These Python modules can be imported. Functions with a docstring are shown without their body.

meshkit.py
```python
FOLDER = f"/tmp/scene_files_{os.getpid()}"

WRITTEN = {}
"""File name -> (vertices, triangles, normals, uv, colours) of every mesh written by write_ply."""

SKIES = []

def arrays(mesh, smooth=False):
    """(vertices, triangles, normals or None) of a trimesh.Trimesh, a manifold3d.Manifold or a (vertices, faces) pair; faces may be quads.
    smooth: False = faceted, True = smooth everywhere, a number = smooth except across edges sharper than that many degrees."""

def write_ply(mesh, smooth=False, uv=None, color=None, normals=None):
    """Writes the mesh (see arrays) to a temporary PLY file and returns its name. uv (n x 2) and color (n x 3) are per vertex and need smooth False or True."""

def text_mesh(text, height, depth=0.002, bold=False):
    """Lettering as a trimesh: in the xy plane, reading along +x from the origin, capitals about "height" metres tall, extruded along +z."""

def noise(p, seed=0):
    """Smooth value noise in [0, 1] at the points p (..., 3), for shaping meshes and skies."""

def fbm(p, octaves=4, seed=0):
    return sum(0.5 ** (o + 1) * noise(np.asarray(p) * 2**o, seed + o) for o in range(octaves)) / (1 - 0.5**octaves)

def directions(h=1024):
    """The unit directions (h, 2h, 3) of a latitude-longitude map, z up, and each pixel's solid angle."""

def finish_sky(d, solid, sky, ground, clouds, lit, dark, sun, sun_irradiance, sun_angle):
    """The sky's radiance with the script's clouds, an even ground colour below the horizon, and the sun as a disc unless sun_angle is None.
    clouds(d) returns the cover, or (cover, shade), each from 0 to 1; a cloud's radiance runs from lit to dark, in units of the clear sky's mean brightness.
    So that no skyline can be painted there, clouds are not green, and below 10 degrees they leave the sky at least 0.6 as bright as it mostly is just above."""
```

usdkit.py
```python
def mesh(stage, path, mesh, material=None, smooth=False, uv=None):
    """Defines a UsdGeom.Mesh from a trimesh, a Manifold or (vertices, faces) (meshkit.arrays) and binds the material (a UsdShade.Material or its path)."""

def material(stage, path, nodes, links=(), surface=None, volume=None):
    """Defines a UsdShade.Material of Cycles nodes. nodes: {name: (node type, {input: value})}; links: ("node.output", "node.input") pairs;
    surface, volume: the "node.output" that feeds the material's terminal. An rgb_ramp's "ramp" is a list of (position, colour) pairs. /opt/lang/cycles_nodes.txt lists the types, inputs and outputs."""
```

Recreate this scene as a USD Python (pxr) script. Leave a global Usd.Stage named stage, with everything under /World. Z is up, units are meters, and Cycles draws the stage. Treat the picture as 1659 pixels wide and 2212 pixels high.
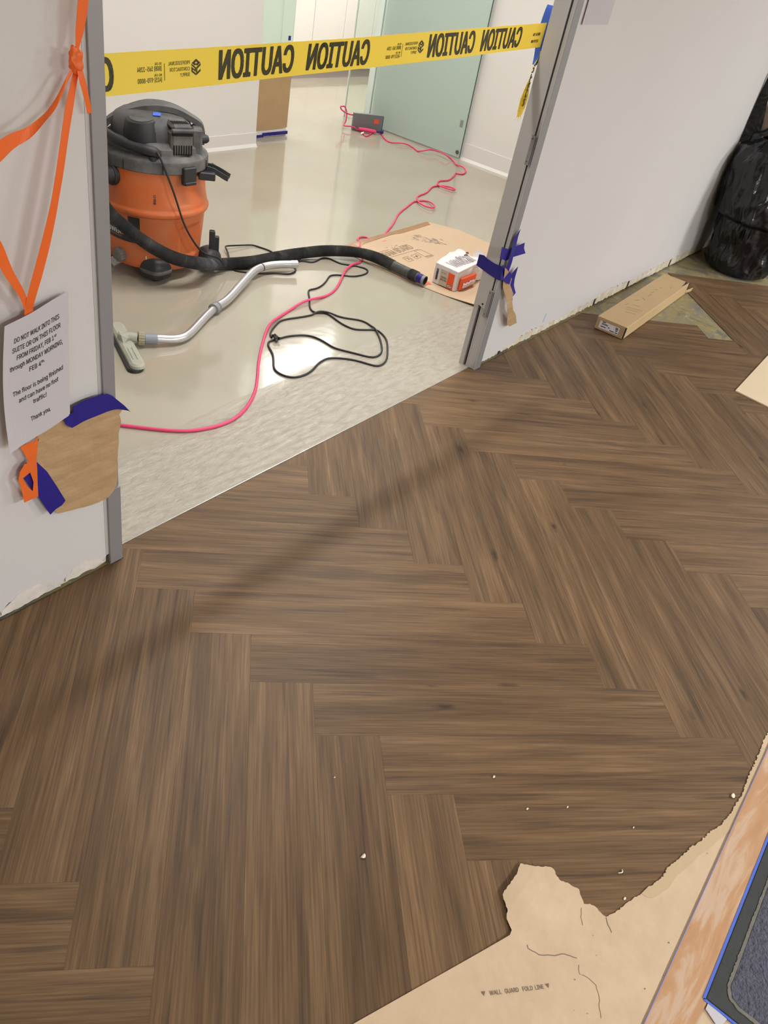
import math, random
import numpy as np, trimesh, manifold3d
import shapely
from shapely.geometry import Polygon, LineString, box as sbox, Point
from scipy.interpolate import CubicSpline, PchipInterpolator
from scipy.spatial import Delaunay
from pxr import Usd, UsdGeom, UsdLux, UsdShade, Gf, Sdf, Vt
import usdkit, meshkit

EXPOSURE, SUITE, PASSAGE, HALL = 1.24, 30.0, 6.5, 38.0
stage = Usd.Stage.CreateInMemory()
UsdGeom.SetStageUpAxis(stage, 'Z'); UsdGeom.SetStageMetersPerUnit(stage, 1.0)
UsdGeom.Xform.Define(stage, '/World'); UsdGeom.Scope.Define(stage, '/World/Looks')
rng = np.random.default_rng(7)

# ------------------------------------------------------------------ camera
# phone held about 1.5 m above the floor in the hall, tilted down and rolled a little
CAM = np.array([-0.9803, -1.4051, 1.5179])
RIGHT, DOWN, FWD = np.array([[0.61315, -0.77151, 0.169764], [-0.402518, -0.490034, -0.773205], [0.679725, 0.405757, -0.611011]])
cam = UsdGeom.Camera.Define(stage, '/World/camera')
cam.CreateHorizontalApertureAttr(36.0); cam.CreateVerticalApertureAttr(48.0)
cam.CreateFocalLengthAttr(36.0 * 1664.45 / 1659)
cam.CreateClippingRangeAttr(Gf.Vec2f(0.02, 100)); cam.CreateFStopAttr(0.0)
m4 = np.eye(4); m4[0, :3] = RIGHT; m4[1, :3] = -DOWN; m4[2, :3] = -FWD; m4[3, :3] = CAM
cam.AddTransformOp().Set(Gf.Matrix4d(*m4.ravel().tolist()))
cam.CreateExposureAttr(EXPOSURE)

# ------------------------------------------------------------------ light: the ceiling lamps of the hall, the suite and the passage behind it
def lamp(name, x, y, z, w, h, power, color=(1, 0.96, 0.9), rz=0):
    l = UsdLux.RectLight.Define(stage, '/World/' + name)
    l.CreateWidthAttr(w); l.CreateHeightAttr(h); l.CreateIntensityAttr(power); l.CreateColorAttr(Gf.Vec3f(*color))
    l.AddTranslateOp().Set(Gf.Vec3d(x, y, z)); l.AddRotateZOp().Set(rz)
lamp('suite_lamp', 1.9, .62, 2.70, 3.0, .10, SUITE, (1, .99, .975))
lamp('suite_lamp_001', 3.3, 2.62, 2.70, 1.6, .12, SUITE * .45, (1, .99, .975))
lamp('passage_lamp', 5.2, 3.75, 2.70, 3.6, .5, PASSAGE, (1, .98, .96))
lamp('hall_lamp', 2.2, -5.2, 2.70, 1.2, .6, HALL, (.955, .985, 1.05))
lamp('hall_lamp_001', 5.6, -4.6, 2.70, 1.2, .6, HALL, (.955, .985, 1.05))
lamp('hall_lamp_002', -1.4, -5.2, 2.70, 1.2, .6, HALL, (.955, .985, 1.05))
lamp('hall_lamp_003', 5.0, -1.75, 2.70, .6, .6, HALL * .25, (.955, .985, 1.05))


# ------------------------------------------------------------------ helpers
used = {}
def unique(parent, name):
    k = used.get((parent, name), 0); used[(parent, name)] = k + 1
    return name if k == 0 else f'{name}_{k:03d}'
def tag(prim, label=None, category=None, group=None, kind=None):
    for k, v in (('label', label), ('category', category), ('group', group), ('kind', kind)):
        if v: prim.SetCustomDataByKey(k, v)
    return prim
def path_of(parent): return '/World' if parent is None else str(parent.GetPath())
def thing(name, label=None, category=None, loc=(0, 0, 0), rz=0, group=None, kind=None, parent=None):
    pp = path_of(parent)
    x = UsdGeom.Xform.Define(stage, pp + '/' + unique(pp, name))
    x.AddTranslateOp().Set(Gf.Vec3d(*map(float, loc)))
    if rz: x.AddRotateZOp().Set(float(rz))
    return tag(x.GetPrim(), label, category, group, kind)
def obj(name, mesh, mat, parent=None, label=None, category=None, group=None, kind=None, smooth=False, loc=None, rz=0):
    pp = path_of(parent)
    m = usdkit.mesh(stage, pp + '/' + unique(pp, name), mesh, MATS[mat], smooth=smooth)
    if loc is not None:
        m.AddTranslateOp().Set(Gf.Vec3d(*map(float, loc)))
        if rz: m.AddRotateZOp().Set(float(rz))
    return tag(m.GetPrim(), label, category, group, kind)
def cat(*ms): return trimesh.util.concatenate([m for m in ms if m is not None])
def bx(x0, x1, y0, y1, z0, z1, b=0.0):
    if b <= 0:
        m = trimesh.creation.box([x1 - x0, y1 - y0, z1 - z0]); m.apply_translation([(x0 + x1) / 2, (y0 + y1) / 2, (z0 + z1) / 2]); return m
    p = []
    for sx in (0, 1):
        for sy in (0, 1):
            for sz in (0, 1):
                c = np.array([x1 if sx else x0, y1 if sy else y0, z1 if sz else z0], float)
                d = np.array([-b if sx else b, -b if sy else b, -b if sz else b])
                for k in range(3):
                    q = c + d; q[k] = c[k]; p.append(q)
    return trimesh.convex.convex_hull(np.array(p))
def hull(p): return trimesh.convex.convex_hull(np.asarray(p, float))
def lean(m, k=0.017):
    m = m.copy(); v = m.vertices.copy(); v[:, 0] += k * v[:, 2]; m.vertices = v; return m
def prism(poly, z0, z1):
    m = trimesh.creation.extrude_polygon(Polygon(poly) if not hasattr(poly, 'exterior') else poly, z1 - z0, engine='earcut'); m.apply_translation([0, 0, z0]); return m
def spline(pts, step, closed=False):
    p = np.asarray(pts, float); d = np.linalg.norm(np.diff(p, axis=0), axis=1); t = np.r_[0, np.cumsum(np.sqrt(np.maximum(d, 1e-9)))]
    cs = CubicSpline(t, p); tt = np.linspace(0, t[-1], 40 * len(p)); q = cs(tt)
    s = np.r_[0, np.cumsum(np.linalg.norm(np.diff(q, axis=0), axis=1))]; n = max(2, int(round(s[-1] / step)) + 1)
    u = np.linspace(0, s[-1], n); return np.stack([np.interp(u, s, q[:, k]) for k in range(3)], 1), u
def tube(p, r, sides=12, caps=True):
    p = np.asarray(p, float); n = len(p); r = np.broadcast_to(r, (n,))
    t = np.gradient(p, axis=0); t /= np.linalg.norm(t, axis=1, keepdims=True) + 1e-12
    a = np.cross(t[0], [0, 0, 1.0]); a = np.cross(t[0], [1.0, 0, 0]) if np.linalg.norm(a) < 1e-3 else a; a /= np.linalg.norm(a)
    A = [a]
    for i in range(1, n):
        a = A[-1] - t[i] * (A[-1] @ t[i]); A.append(a / (np.linalg.norm(a) + 1e-12))
    A = np.array(A); B = np.cross(t, A); ang = np.arange(sides) * 2 * np.pi / sides
    v = p[:, None] + r[:, None, None] * (np.cos(ang)[None, :, None] * A[:, None] + np.sin(ang)[None, :, None] * B[:, None])
    i, j = np.meshgrid(np.arange(n - 1), np.arange(sides), indexing='ij'); j2 = (j + 1) % sides
    q = np.stack([i * sides + j, i * sides + j2, (i + 1) * sides + j2, (i + 1) * sides + j], -1).reshape(-1, 4)
    f = np.vstack([q[:, [0, 1, 2]], q[:, [0, 2, 3]]]); v = v.reshape(-1, 3)
    if caps:
        c0, c1 = len(v), len(v) + 1; v = np.vstack([v, p[0], p[-1]]); k = np.arange(sides); k2 = (k + 1) % sides
        f = np.vstack([f, np.stack([np.full(sides, c0), k2, k], 1), np.stack([np.full(sides, c1), (n - 1) * sides + k, (n - 1) * sides + k2], 1)])
    return trimesh.Trimesh(v, f, process=False)
def lathe(profile, n=48, rfun=None):
    """Surface of revolution about z; rfun(radius, angle, z) may push the radius about."""
    pr = np.asarray(profile, float); th = np.arange(n) * 2 * np.pi / n
    R = np.broadcast_to(pr[:, :1], (len(pr), n)).copy(); Zz = np.broadcast_to(pr[:, 1:], (len(pr), n)); T = np.broadcast_to(th, (len(pr), n))
    if rfun is not None: R = rfun(R, T, Zz)
    v = np.stack([R * np.cos(T), R * np.sin(T), Zz], -1).reshape(-1, 3)
    i, j = np.meshgrid(np.arange(len(pr) - 1), np.arange(n), indexing='ij'); j2 = (j + 1) % n
    q = np.stack([i * n + j, i * n + j2, (i + 1) * n + j2, (i + 1) * n + j], -1).reshape(-1, 4)
    return trimesh.Trimesh(v, np.vstack([q[:, [0, 1, 2]], q[:, [0, 2, 3]]]), process=False)
def orient(m, origin, axis):
    """Turns a mesh built along +z so that it runs along AXIS from ORIGIN."""
    T = trimesh.geometry.align_vectors([0, 0, 1], np.asarray(axis, float) / np.linalg.norm(axis)); T[:3, 3] = origin; m = m.copy(); m.apply_transform(T); return m
def tri2d(poly, h):
    if not poly.is_valid: poly = poly.buffer(0)
    if hasattr(poly, 'geoms'): poly = max(poly.geoms, key=lambda g: g.area)
    rings = [poly.exterior] + list(poly.interiors); P = []
    for r in rings:
        c = np.array(r.coords)
        for a, b in zip(c[:-1], c[1:]):
            k = max(1, int(np.ceil(np.linalg.norm(b - a) / h))); P += [a + (b - a) * i / k for i in range(k)]
    x0, y0, x1, y1 = poly.bounds; gx, gy = np.meshgrid(np.arange(x0 + h / 2, x1, h), np.arange(y0 + h / 2, y1, h)); g = np.stack([gx.ravel(), gy.ravel()], 1)
    g = g + np.random.default_rng(3).uniform(-.15, .15, g.shape) * h
    if len(g):
        pts = shapely.points(g); keep = shapely.contains(poly, pts) & (shapely.distance(poly.boundary, pts) > .45 * h); P = np.vstack([P, g[keep]])
    P = np.asarray(P); d = Delaunay(P); cen = P[d.simplices].mean(1); ok = shapely.contains(poly, shapely.points(cen)); F = d.simplices[ok]
    a = P[F]; area = (a[:, 1, 0] - a[:, 0, 0]) * (a[:, 2, 1] - a[:, 0, 1]) - (a[:, 2, 0] - a[:, 0, 0]) * (a[:, 1, 1] - a[:, 0, 1])
    F = np.where((area < 0)[:, None], F[:, ::-1], F); return P, F[np.abs(area) > 1e-10]
def sheet(poly, fn, thick, h=0.015):
    """A thin sheet: the 2-D outline filled with triangles, bent by fn(points) -> (3-D points, outward normals), given a thickness."""
    P, F = tri2d(poly if hasattr(poly, 'exterior') else Polygon(poly), h); top, nrm = fn(P)
    bot = top - nrm * thick; n = len(P); E = np.vstack([F[:, [0, 1]], F[:, [1, 2]], F[:, [2, 0]]]); key = {tuple(e) for e in E.tolist()}
    side = [e for e in E.tolist() if (e[1], e[0]) not in key]
    s = [[b, a, a + n] for a, b in side] + [[b, a + n, b + n] for a, b in side]
    return trimesh.Trimesh(np.vstack([top, bot]), np.vstack([F, F[:, ::-1] + n, s]), process=False)
def ribbon(pts, wid, wdir, thick=0.0006, step=0.008, twist=None):
    """A flat strip along a curve; wid (one or many widths) across the direction wdir (one or many)."""
    p, u = spline(pts, step); n = len(p); k = np.linspace(0, 1, len(pts)); t = u / u[-1]
    w = np.interp(t, np.linspace(0, 1, np.size(wid)), np.ravel(wid)); wd = np.asarray(wdir, float).reshape(-1, 3)
    D = np.stack([np.interp(t, np.linspace(0, 1, len(wd)), wd[:, i]) for i in range(3)], 1); D /= np.linalg.norm(D, axis=1, keepdims=True)
    tg = np.gradient(p, axis=0); tg /= np.linalg.norm(tg, axis=1, keepdims=True); N = np.cross(D, tg); N /= np.linalg.norm(N, axis=1, keepdims=True) + 1e-9
    a, b = p - D * w[:, None] / 2, p + D * w[:, None] / 2; v = np.stack([a - N * thick / 2, b - N * thick / 2, b + N * thick / 2, a + N * thick / 2], 1).reshape(-1, 3); f = []
    for i in range(n - 1):
        for q in range(4):
            x, y = i * 4 + q, i * 4 + (q + 1) % 4; f += [[x, y, y + 4], [x, y + 4, x + 4]]
    f += [[0, 2, 1], [0, 3, 2]]; e = (n - 1) * 4; f += [[e, e + 1, e + 2], [e, e + 2, e + 3]]
    return trimesh.Trimesh(v, f, process=False)
_txt = {}
def text2d(s, bold=True):
    if (s, bold) not in _txt:
        m = meshkit.text_mesh(s, 1.0, 0.01, bold); lo, hi = m.bounds; _txt[(s, bold)] = (np.array(m.vertices) - [lo[0], 0, 0], np.array(m.faces), hi[0] - lo[0])
    return _txt[(s, bold)]
def words(s, o, u, v, height, width=None, bold=True, depth=0.0004, warp=None):
    """Lettering: reads along u from o, stands along v; width squeezes or stretches it; warp bends the finished points."""
    V, F, w = text2d(s, bold); sx = height if width is None else width / w
    u, v = np.asarray(u, float), np.asarray(v, float); u = u / np.linalg.norm(u); v = v / np.linalg.norm(v); n = np.cross(u, v)
    P = np.asarray(o, float) + V[:, :1] * sx * u + V[:, 1:2] * height * v + (V[:, 2:3] / 0.01 - .5) * depth * n
    return trimesh.Trimesh(P if warp is None else warp(P), F, process=False)
def fill(poly, o, u, v, depth=0.0004):
    """A flat printed shape: 2-D outline in the plane through o spanned by u and v."""
    g = poly if hasattr(poly, 'geoms') or hasattr(poly, 'exterior') else Polygon(poly); out = []
    for q in getattr(g, 'geoms', [g]):
        if q.area <= 0: continue
        m = trimesh.creation.extrude_polygon(q, depth, engine='earcut'); u_, v_ = np.asarray(u, float), np.asarray(v, float); n = np.cross(u_, v_); n /= np.linalg.norm(n)
        p = m.vertices; out.append(trimesh.Trimesh(np.asarray(o) + p[:, :1] * u_ + p[:, 1:2] * v_ + (p[:, 2:3] - depth / 2) * n, m.faces, process=False))
    return cat(*out)
def nz(p, s, seed=0, oct=3): return meshkit.fbm(np.asarray(p) * s, oct, seed) - .5
def planeY(y):
    """Outline in (x, z) on a wall whose face looks towards -y."""
    return lambda P: (np.stack([P[:, 0], np.full(len(P), y), P[:, 1]], 1), np.tile([0, -1.0, 0], (len(P), 1)))
def bulged(y, amp, scale, seed):
    def f(P):
        q = np.stack([P[:, 0], P[:, 1], 0 * P[:, 0]], 1); return np.stack([P[:, 0], y - np.abs(amp * 2 * nz(q, scale, seed)), P[:, 1]], 1), np.tile([0, -1.0, 0], (len(P), 1))
    return f

# ------------------------------------------------------------------ materials
MATS = {}
def mat(name, nodes, links, surface='p.BSDF', volume=None): MATS[name] = usdkit.material(stage, '/World/Looks/' + name, nodes, links, surface, volume)
def pbr(name, color, rough=.5, metal=0.0, var=0.0, vscale=6.0, color2=None, bump=0.0, bscale=60.0, spec=None, stretch=(1, 1, 1), **kw):
    """One plain surface: colour that wanders between two tones, a roughness, and a fine relief."""
    nodes = {'tc': ('texture_coordinate', {}), 'mp': ('mapping', {'scale': stretch}), 'p': ('principled_bsdf', {'base_color': color, 'roughness': rough, 'metallic': metal, **({'specular_ior_level': spec} if spec is not None else {}), **kw})}
    links = [('tc.object', 'mp.vector')]
    if var or color2 is not None:
        c2 = color2 if color2 is not None else tuple(max(0, c * (1 - var)) for c in color)
        nodes['n'] = ('noise_texture', {'scale': vscale, 'detail': 5.0, 'roughness': .6}); nodes['r'] = ('rgb_ramp', {'ramp': [(.35, color), (.68, c2)]})
        links += [('mp.vector', 'n.vector'), ('n.fac', 'r.fac'), ('r.color', 'p.base_color')]
    if bump:
        nodes['bn'] = ('noise_texture', {'scale': bscale, 'detail': 3.0}); nodes['b'] = ('bump', {'strength': 1.0, 'distance': bump})
        links += [('mp.vector', 'bn.vector'), ('bn.fac', 'b.height'), ('b.normal', 'p.normal')]
    mat(name, nodes, links)
def srgb(r, g, b): return tuple((c / 255 / 12.92) if c / 255 < .04045 else ((c / 255 + .055) / 1.055) ** 2.4 for c in (r, g, b))

# vinyl plank: grain runs along the plank's own x; every plank sits elsewhere in the pattern
mat('wood', {
    'tc': ('texture_coordinate', {}),
    'm1': ('mapping', {'scale': (1.5, 21, 1)}), 'n1': ('noise_texture', {'scale': 1.0, 'detail': 6.0, 'roughness': .62, 'distortion': .35}),
    'm2': ('mapping', {'scale': (5.5, 240, 1)}), 'n2': ('noise_texture', {'scale': 1.0, 'detail': 2.0, 'roughness': .5}),
    'm3': ('mapping', {'scale': (2.4, 58, 1)}), 'n3': ('noise_texture', {'scale': 1.0, 'detail': 4.0, 'roughness': .55, 'distortion': .5}),
    'm4': ('mapping', {'scale': (.33, .33, 1)}), 'n4': ('noise_texture', {'scale': 1.0, 'detail': 0.0}),
    'm5': ('mapping', {'scale': (2.6, 7.5, 1)}), 'v': ('voronoi_texture', {'scale': 1.0, 'feature': 'f1', 'randomness': 1.0}),
    'm6': ('mapping', {'scale': (14, 9, 1)}), 'nw': ('noise_texture', {'scale': 2.0, 'detail': 2.0}),
    'r1': ('rgb_ramp', {'ramp': [(.27, srgb(83, 64, 46)), (.42, srgb(105, 81, 57)), (.55, srgb(118, 92, 65)), (.70, srgb(137, 108, 78))]}),
    'k3': ('map_range', {'from_min': .54, 'from_max': .74, 'to_min': 0.0, 'to_max': .7, 'clamp': True}),
    'dk': ('mix_color', {'b': srgb(62, 51, 44)}),
    'k2': ('map_range', {'from_min': .3, 'from_max': .7, 'to_min': .76, 'to_max': 1.2}),
    'k4': ('map_range', {'from_min': .3, 'from_max': .7, 'to_min': .86, 'to_max': 1.10}),
    'mm': ('math', {'math_type': 'multiply'}),
    'sc': ('vector_math', {'math_type': 'scale'}),
    'kd': ('math', {'math_type': 'multiply_add', 'value2': .10, 'value3': -.05}),
    'ka': ('math', {'math_type': 'add'}),
    'kk': ('map_range', {'from_min': .03, 'from_max': .09, 'to_min': .8, 'to_max': 0.0, 'clamp': True}),
    'kc': ('mix_color', {'b': srgb(48, 37, 30)}),
    'bh': ('math', {'math_type': 'add'}),
    'b': ('bump', {'strength': .5, 'distance': .0006}),
    'p': ('principled_bsdf', {'roughness': .48, 'specular_ior_level': .26})},
    [('tc.object', f'm{i}.vector') for i in range(1, 7)] +
    [('m1.vector', 'n1.vector'), ('m2.vector', 'n2.vector'), ('m3.vector', 'n3.vector'), ('m4.vector', 'n4.vector'), ('m5.vector', 'v.vector'), ('m6.vector', 'nw.vector'),
     ('n1.fac', 'r1.fac'), ('n3.fac', 'k3.value'), ('r1.color', 'dk.a'), ('k3.result', 'dk.fac'),
     ('n2.fac', 'k2.value'), ('n4.fac', 'k4.value'), ('k2.result', 'mm.value1'), ('k4.result', 'mm.value2'),
     ('dk.result', 'sc.vector1'), ('mm.value', 'sc.scale'),
     ('nw.fac', 'kd.value1'), ('v.distance', 'ka.value1'), ('kd.value', 'ka.value2'), ('ka.value', 'kk.value'),
     ('sc.vector', 'kc.a'), ('kk.result', 'kc.fac'), ('kc.result', 'p.base_color'),
     ('n2.fac', 'bh.value1'), ('n1.fac', 'bh.value2'), ('bh.value', 'b.height'), ('b.normal', 'p.normal')])
# polished sealed floor of the suite; a hand-wide band at the threshold is scraped and trowelled
mat('suite_floor', {
    'g': ('geometry', {}), 'sm2': ('mapping', {'scale': (.34, 1.0, 1.0)}), 's': ('separate_xyz', {}), 'd': ('noise_texture', {'scale': 3.0, 'detail': 4.0}),
    'da': ('math', {'math_type': 'multiply_add', 'value2': .10}),
    'dl': ('vector_math', {'math_type': 'dot_product', 'vector2': (0.04, -1.0, 0.0)}),
    'band': ('map_range', {'from_min': -.30, 'from_max': -.23, 'to_min': 0.0, 'to_max': 1.0, 'clamp': True}),
    'ns': ('noise_texture', {'scale': 46.0, 'detail': 6.0, 'roughness': .72, 'distortion': .4}),
    'nl': ('noise_texture', {'scale': 1.7, 'detail': 3.0}),
    'rl': ('rgb_ramp', {'ramp': [(.3, srgb(168, 159, 141)), (.7, srgb(175, 167, 150))]}),
    'rs': ('rgb_ramp', {'ramp': [(.33, srgb(162, 153, 137)), (.5, srgb(175, 167, 151)), (.75, srgb(188, 181, 167))]}),
    'mc': ('mix_color', {}),
    'rr': ('map_range', {'from_min': 0.0, 'from_max': 1.0, 'to_min': .10, 'to_max': .16}),
    'wv': ('noise_texture', {'scale': 9.0, 'detail': 2.0}), 'wm': ('math', {'math_type': 'multiply', 'value2': .0011}),
    'sm': ('math', {'math_type': 'multiply'}), 'sk': ('math', {'math_type': 'multiply', 'value2': .009}), 'ad': ('math', {'math_type': 'add'}),
    'b': ('bump', {'strength': .55, 'distance': 1.0}),
    'p': ('principled_bsdf', {'specular_ior_level': .55})},
    [('g.position', 's.vector'), ('g.position', 'd.vector'), ('g.position', 'sm2.vector'), ('sm2.vector', 'ns.vector'), ('g.position', 'nl.vector'), ('g.position', 'wv.vector'), ('g.position', 'dl.vector1'),
     ('d.fac', 'da.value1'), ('dl.value', 'da.value3'), ('da.value', 'band.value'),
     ('nl.fac', 'rl.fac'), ('ns.fac', 'rs.fac'), ('rl.color', 'mc.a'), ('rs.color', 'mc.b'), ('band.result', 'mc.fac'), ('mc.result', 'p.base_color'),
     ('band.result', 'rr.value'), ('rr.result', 'p.roughness'),
     ('wv.fac', 'wm.value1'), ('ns.fac', 'sm.value1'), ('band.result', 'sm.value2'), ('sm.value', 'sk.value1'), ('wm.value', 'ad.value1'), ('sk.value', 'ad.value2'), ('ad.value', 'b.height'), ('b.normal', 'p.normal')])
mat('subfloor', {
    'g': ('geometry', {}), 'n1': ('noise_texture', {'scale': 5.0, 'detail': 5.0, 'roughness': .65, 'distortion': .6}), 'n2': ('noise_texture', {'scale': 13.0, 'detail': 6.0, 'roughness': .7, 'distortion': 1.5}),
    'v': ('voronoi_texture', {'scale': 2.6}), 'r1': ('rgb_ramp', {'ramp': [(.32, srgb(112, 108, 100)), (.43, srgb(138, 132, 114)), (.53, srgb(158, 144, 96)), (.64, srgb(116, 112, 104))]}),
    'k': ('map_range', {'from_min': .57, 'from_max': .70, 'to_min': 0.0, 'to_max': .7, 'clamp': True}), 'mx': ('mix_color', {'b': srgb(196, 188, 170)}),
    'b': ('bump', {'strength': .8, 'distance': .002}), 'p': ('principled_bsdf', {'roughness': .45})},
    [('g.position', 'n1.vector'), ('g.position', 'n2.vector'), ('n1.fac', 'r1.fac'), ('n2.fac', 'k.value'), ('r1.color', 'mx.a'), ('k.result', 'mx.fac'), ('mx.result', 'p.base_color'), ('n2.fac', 'b.height'), ('b.normal', 'p.normal')])
pbr('wall_paint', srgb(208, 204, 200), .62, var=.03, vscale=1.2, bump=.0003, bscale=180)
pbr('suite_paint', srgb(230, 226, 222), .6, var=.02, vscale=1.0)
pbr('baseboard', srgb(228, 223, 219), .4)
pbr('cream_paint', srgb(234, 231, 225), .45, var=.02, vscale=.8)
pbr('seam', srgb(120, 115, 110), .8)
pbr('toe_kick', srgb(170, 160, 158), .6)
pbr('ceiling_white', srgb(225, 223, 218), .8)
pbr('gypsum', srgb(196, 180, 148), .8, color2=srgb(222, 214, 200), vscale=28, bump=.002, bscale=60)
pbr('dark_gap', srgb(46, 41, 36), .9)
pbr('plaster', srgb(226, 218, 206), .75, color2=srgb(204, 196, 184), vscale=20, bump=.002, bscale=50)
pbr('aluminium', srgb(152, 150, 151), .42, metal=.35, var=.06, vscale=3, stretch=(1, 1, .2))
pbr('aluminium_light', srgb(190, 186, 183), .42, metal=.15, var=.04, vscale=3, stretch=(1, 1, .2))
pbr('groove', srgb(48, 47, 48), .6)
pbr('slot_grey', srgb(78, 77, 77), .6)
pbr('steel', srgb(150, 148, 144), .32, metal=.9)
pbr('threshold', srgb(196, 194, 190), .3, metal=.8)
pbr('orange_plastic', srgb(205, 98, 42), .42, color2=srgb(200, 118, 76), vscale=7, bump=.0004, bscale=30)
pbr('black_plastic', srgb(44, 44, 46), .5, var=.3, vscale=12)
pbr('dusty_plastic', srgb(64, 64, 66), .65, color2=srgb(116, 111, 106), vscale=9, bump=.0005, bscale=60)
pbr('grey_plastic', srgb(66, 66, 68), .6, color2=srgb(98, 95, 92), vscale=9)
pbr('hose_black', srgb(62, 62, 63), .5, color2=srgb(84, 83, 82), vscale=30)
pbr('black_deep', srgb(14, 14, 15), .8)
pbr('wand_metal', srgb(206, 206, 208), .32, metal=.75, var=.05, vscale=8)
pbr('collar_grey', srgb(140, 142, 142), .5)
pbr('cuff_grey', srgb(138, 141, 150), .5)
pbr('olive_plastic', srgb(150, 144, 112), .55)
pbr('nozzle_plastic', srgb(172, 172, 156), .5, var=.1, vscale=15)
pbr('pink_cord', srgb(232, 70, 116), .4)
pbr('black_cord', srgb(36, 34, 35), .45)
pbr('white_plastic', srgb(225, 222, 216), .5)
pbr('blue_plastic', srgb(28, 42, 110), .5)
pbr('blue_tape', srgb(33, 22, 128), .5, var=.12, vscale=14, bump=.0004, bscale=70)
pbr('bright_blue_tape', srgb(70, 110, 215), .6)
pbr('lavender_edge', srgb(138, 136, 190), .6)
pbr('blue_edge_tape', srgb(74, 106, 205), .6, var=.1, vscale=12)
pbr('kraft', srgb(186, 154, 112), .7, color2=srgb(170, 138, 98), vscale=9, bump=.0008, bscale=40, stretch=(1, 1, 6))
pbr('kraft_far', srgb(188, 156, 116), .7, var=.08, vscale=8, bump=.001, bscale=12)
pbr('cardboard', srgb(202, 174, 144), .75, var=.05, vscale=5)
pbr('box_board', srgb(196, 166, 122), .72, var=.06, vscale=6)
pbr('box_side', srgb(178, 146, 108), .72, var=.06, vscale=6)
pbr('floor_paper', srgb(208, 182, 150), .75, color2=srgb(198, 172, 140), vscale=14, bump=.0008, bscale=60)
pbr('floor_paper_core', srgb(194, 169, 134), .85, bump=.001, bscale=90)
pbr('pale_board', srgb(226, 204, 170), .7, var=.04, vscale=6)
pbr('brown_tape', srgb(172, 124, 84), .3, var=.1, vscale=9)
mat('packing_tape', {
    'g': ('geometry', {}), 'mp': ('mapping', {'scale': (1.0, 6.0, 1)}), 'n': ('noise_texture', {'scale': 4.5, 'detail': 6.0, 'roughness': .62, 'distortion': .8}),
    'r': ('rgb_ramp', {'ramp': [(.40, srgb(186, 142, 104)), (.50, srgb(192, 150, 114)), (.57, srgb(198, 166, 138)), (.68, srgb(202, 174, 150))]}),
    'n2': ('noise_texture', {'scale': 40.0, 'detail': 2.0}), 'b': ('bump', {'strength': .5, 'distance': .0005}), 'p': ('principled_bsdf', {'roughness': .25})},
    [('g.position', 'mp.vector'), ('mp.vector', 'n.vector'), ('g.position', 'n2.vector'), ('n.fac', 'r.fac'), ('r.color', 'p.base_color'), ('n2.fac', 'b.height'), ('b.normal', 'p.normal')])
pbr('mat_rubber', srgb(54, 56, 54), .75, var=.15, vscale=20, bump=.0008, bscale=120)
pbr('mat_edge', srgb(118, 114, 106), .95, var=.2, vscale=60)
pbr('mat_carpet', srgb(92, 92, 104), .98, color2=srgb(72, 72, 84), vscale=90, bump=.006, bscale=190)
mat('orange_ribbon', {'d': ('principled_bsdf', {'base_color': srgb(255, 132, 58), 'roughness': .4}), 't': ('translucent_bsdf', {'color': srgb(255, 120, 30)}), 'm': ('mix_closure', {'fac': .35})},
    [('d.BSDF', 'm.closure1'), ('t.BSDF', 'm.closure2')], 'm.closure')
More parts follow.
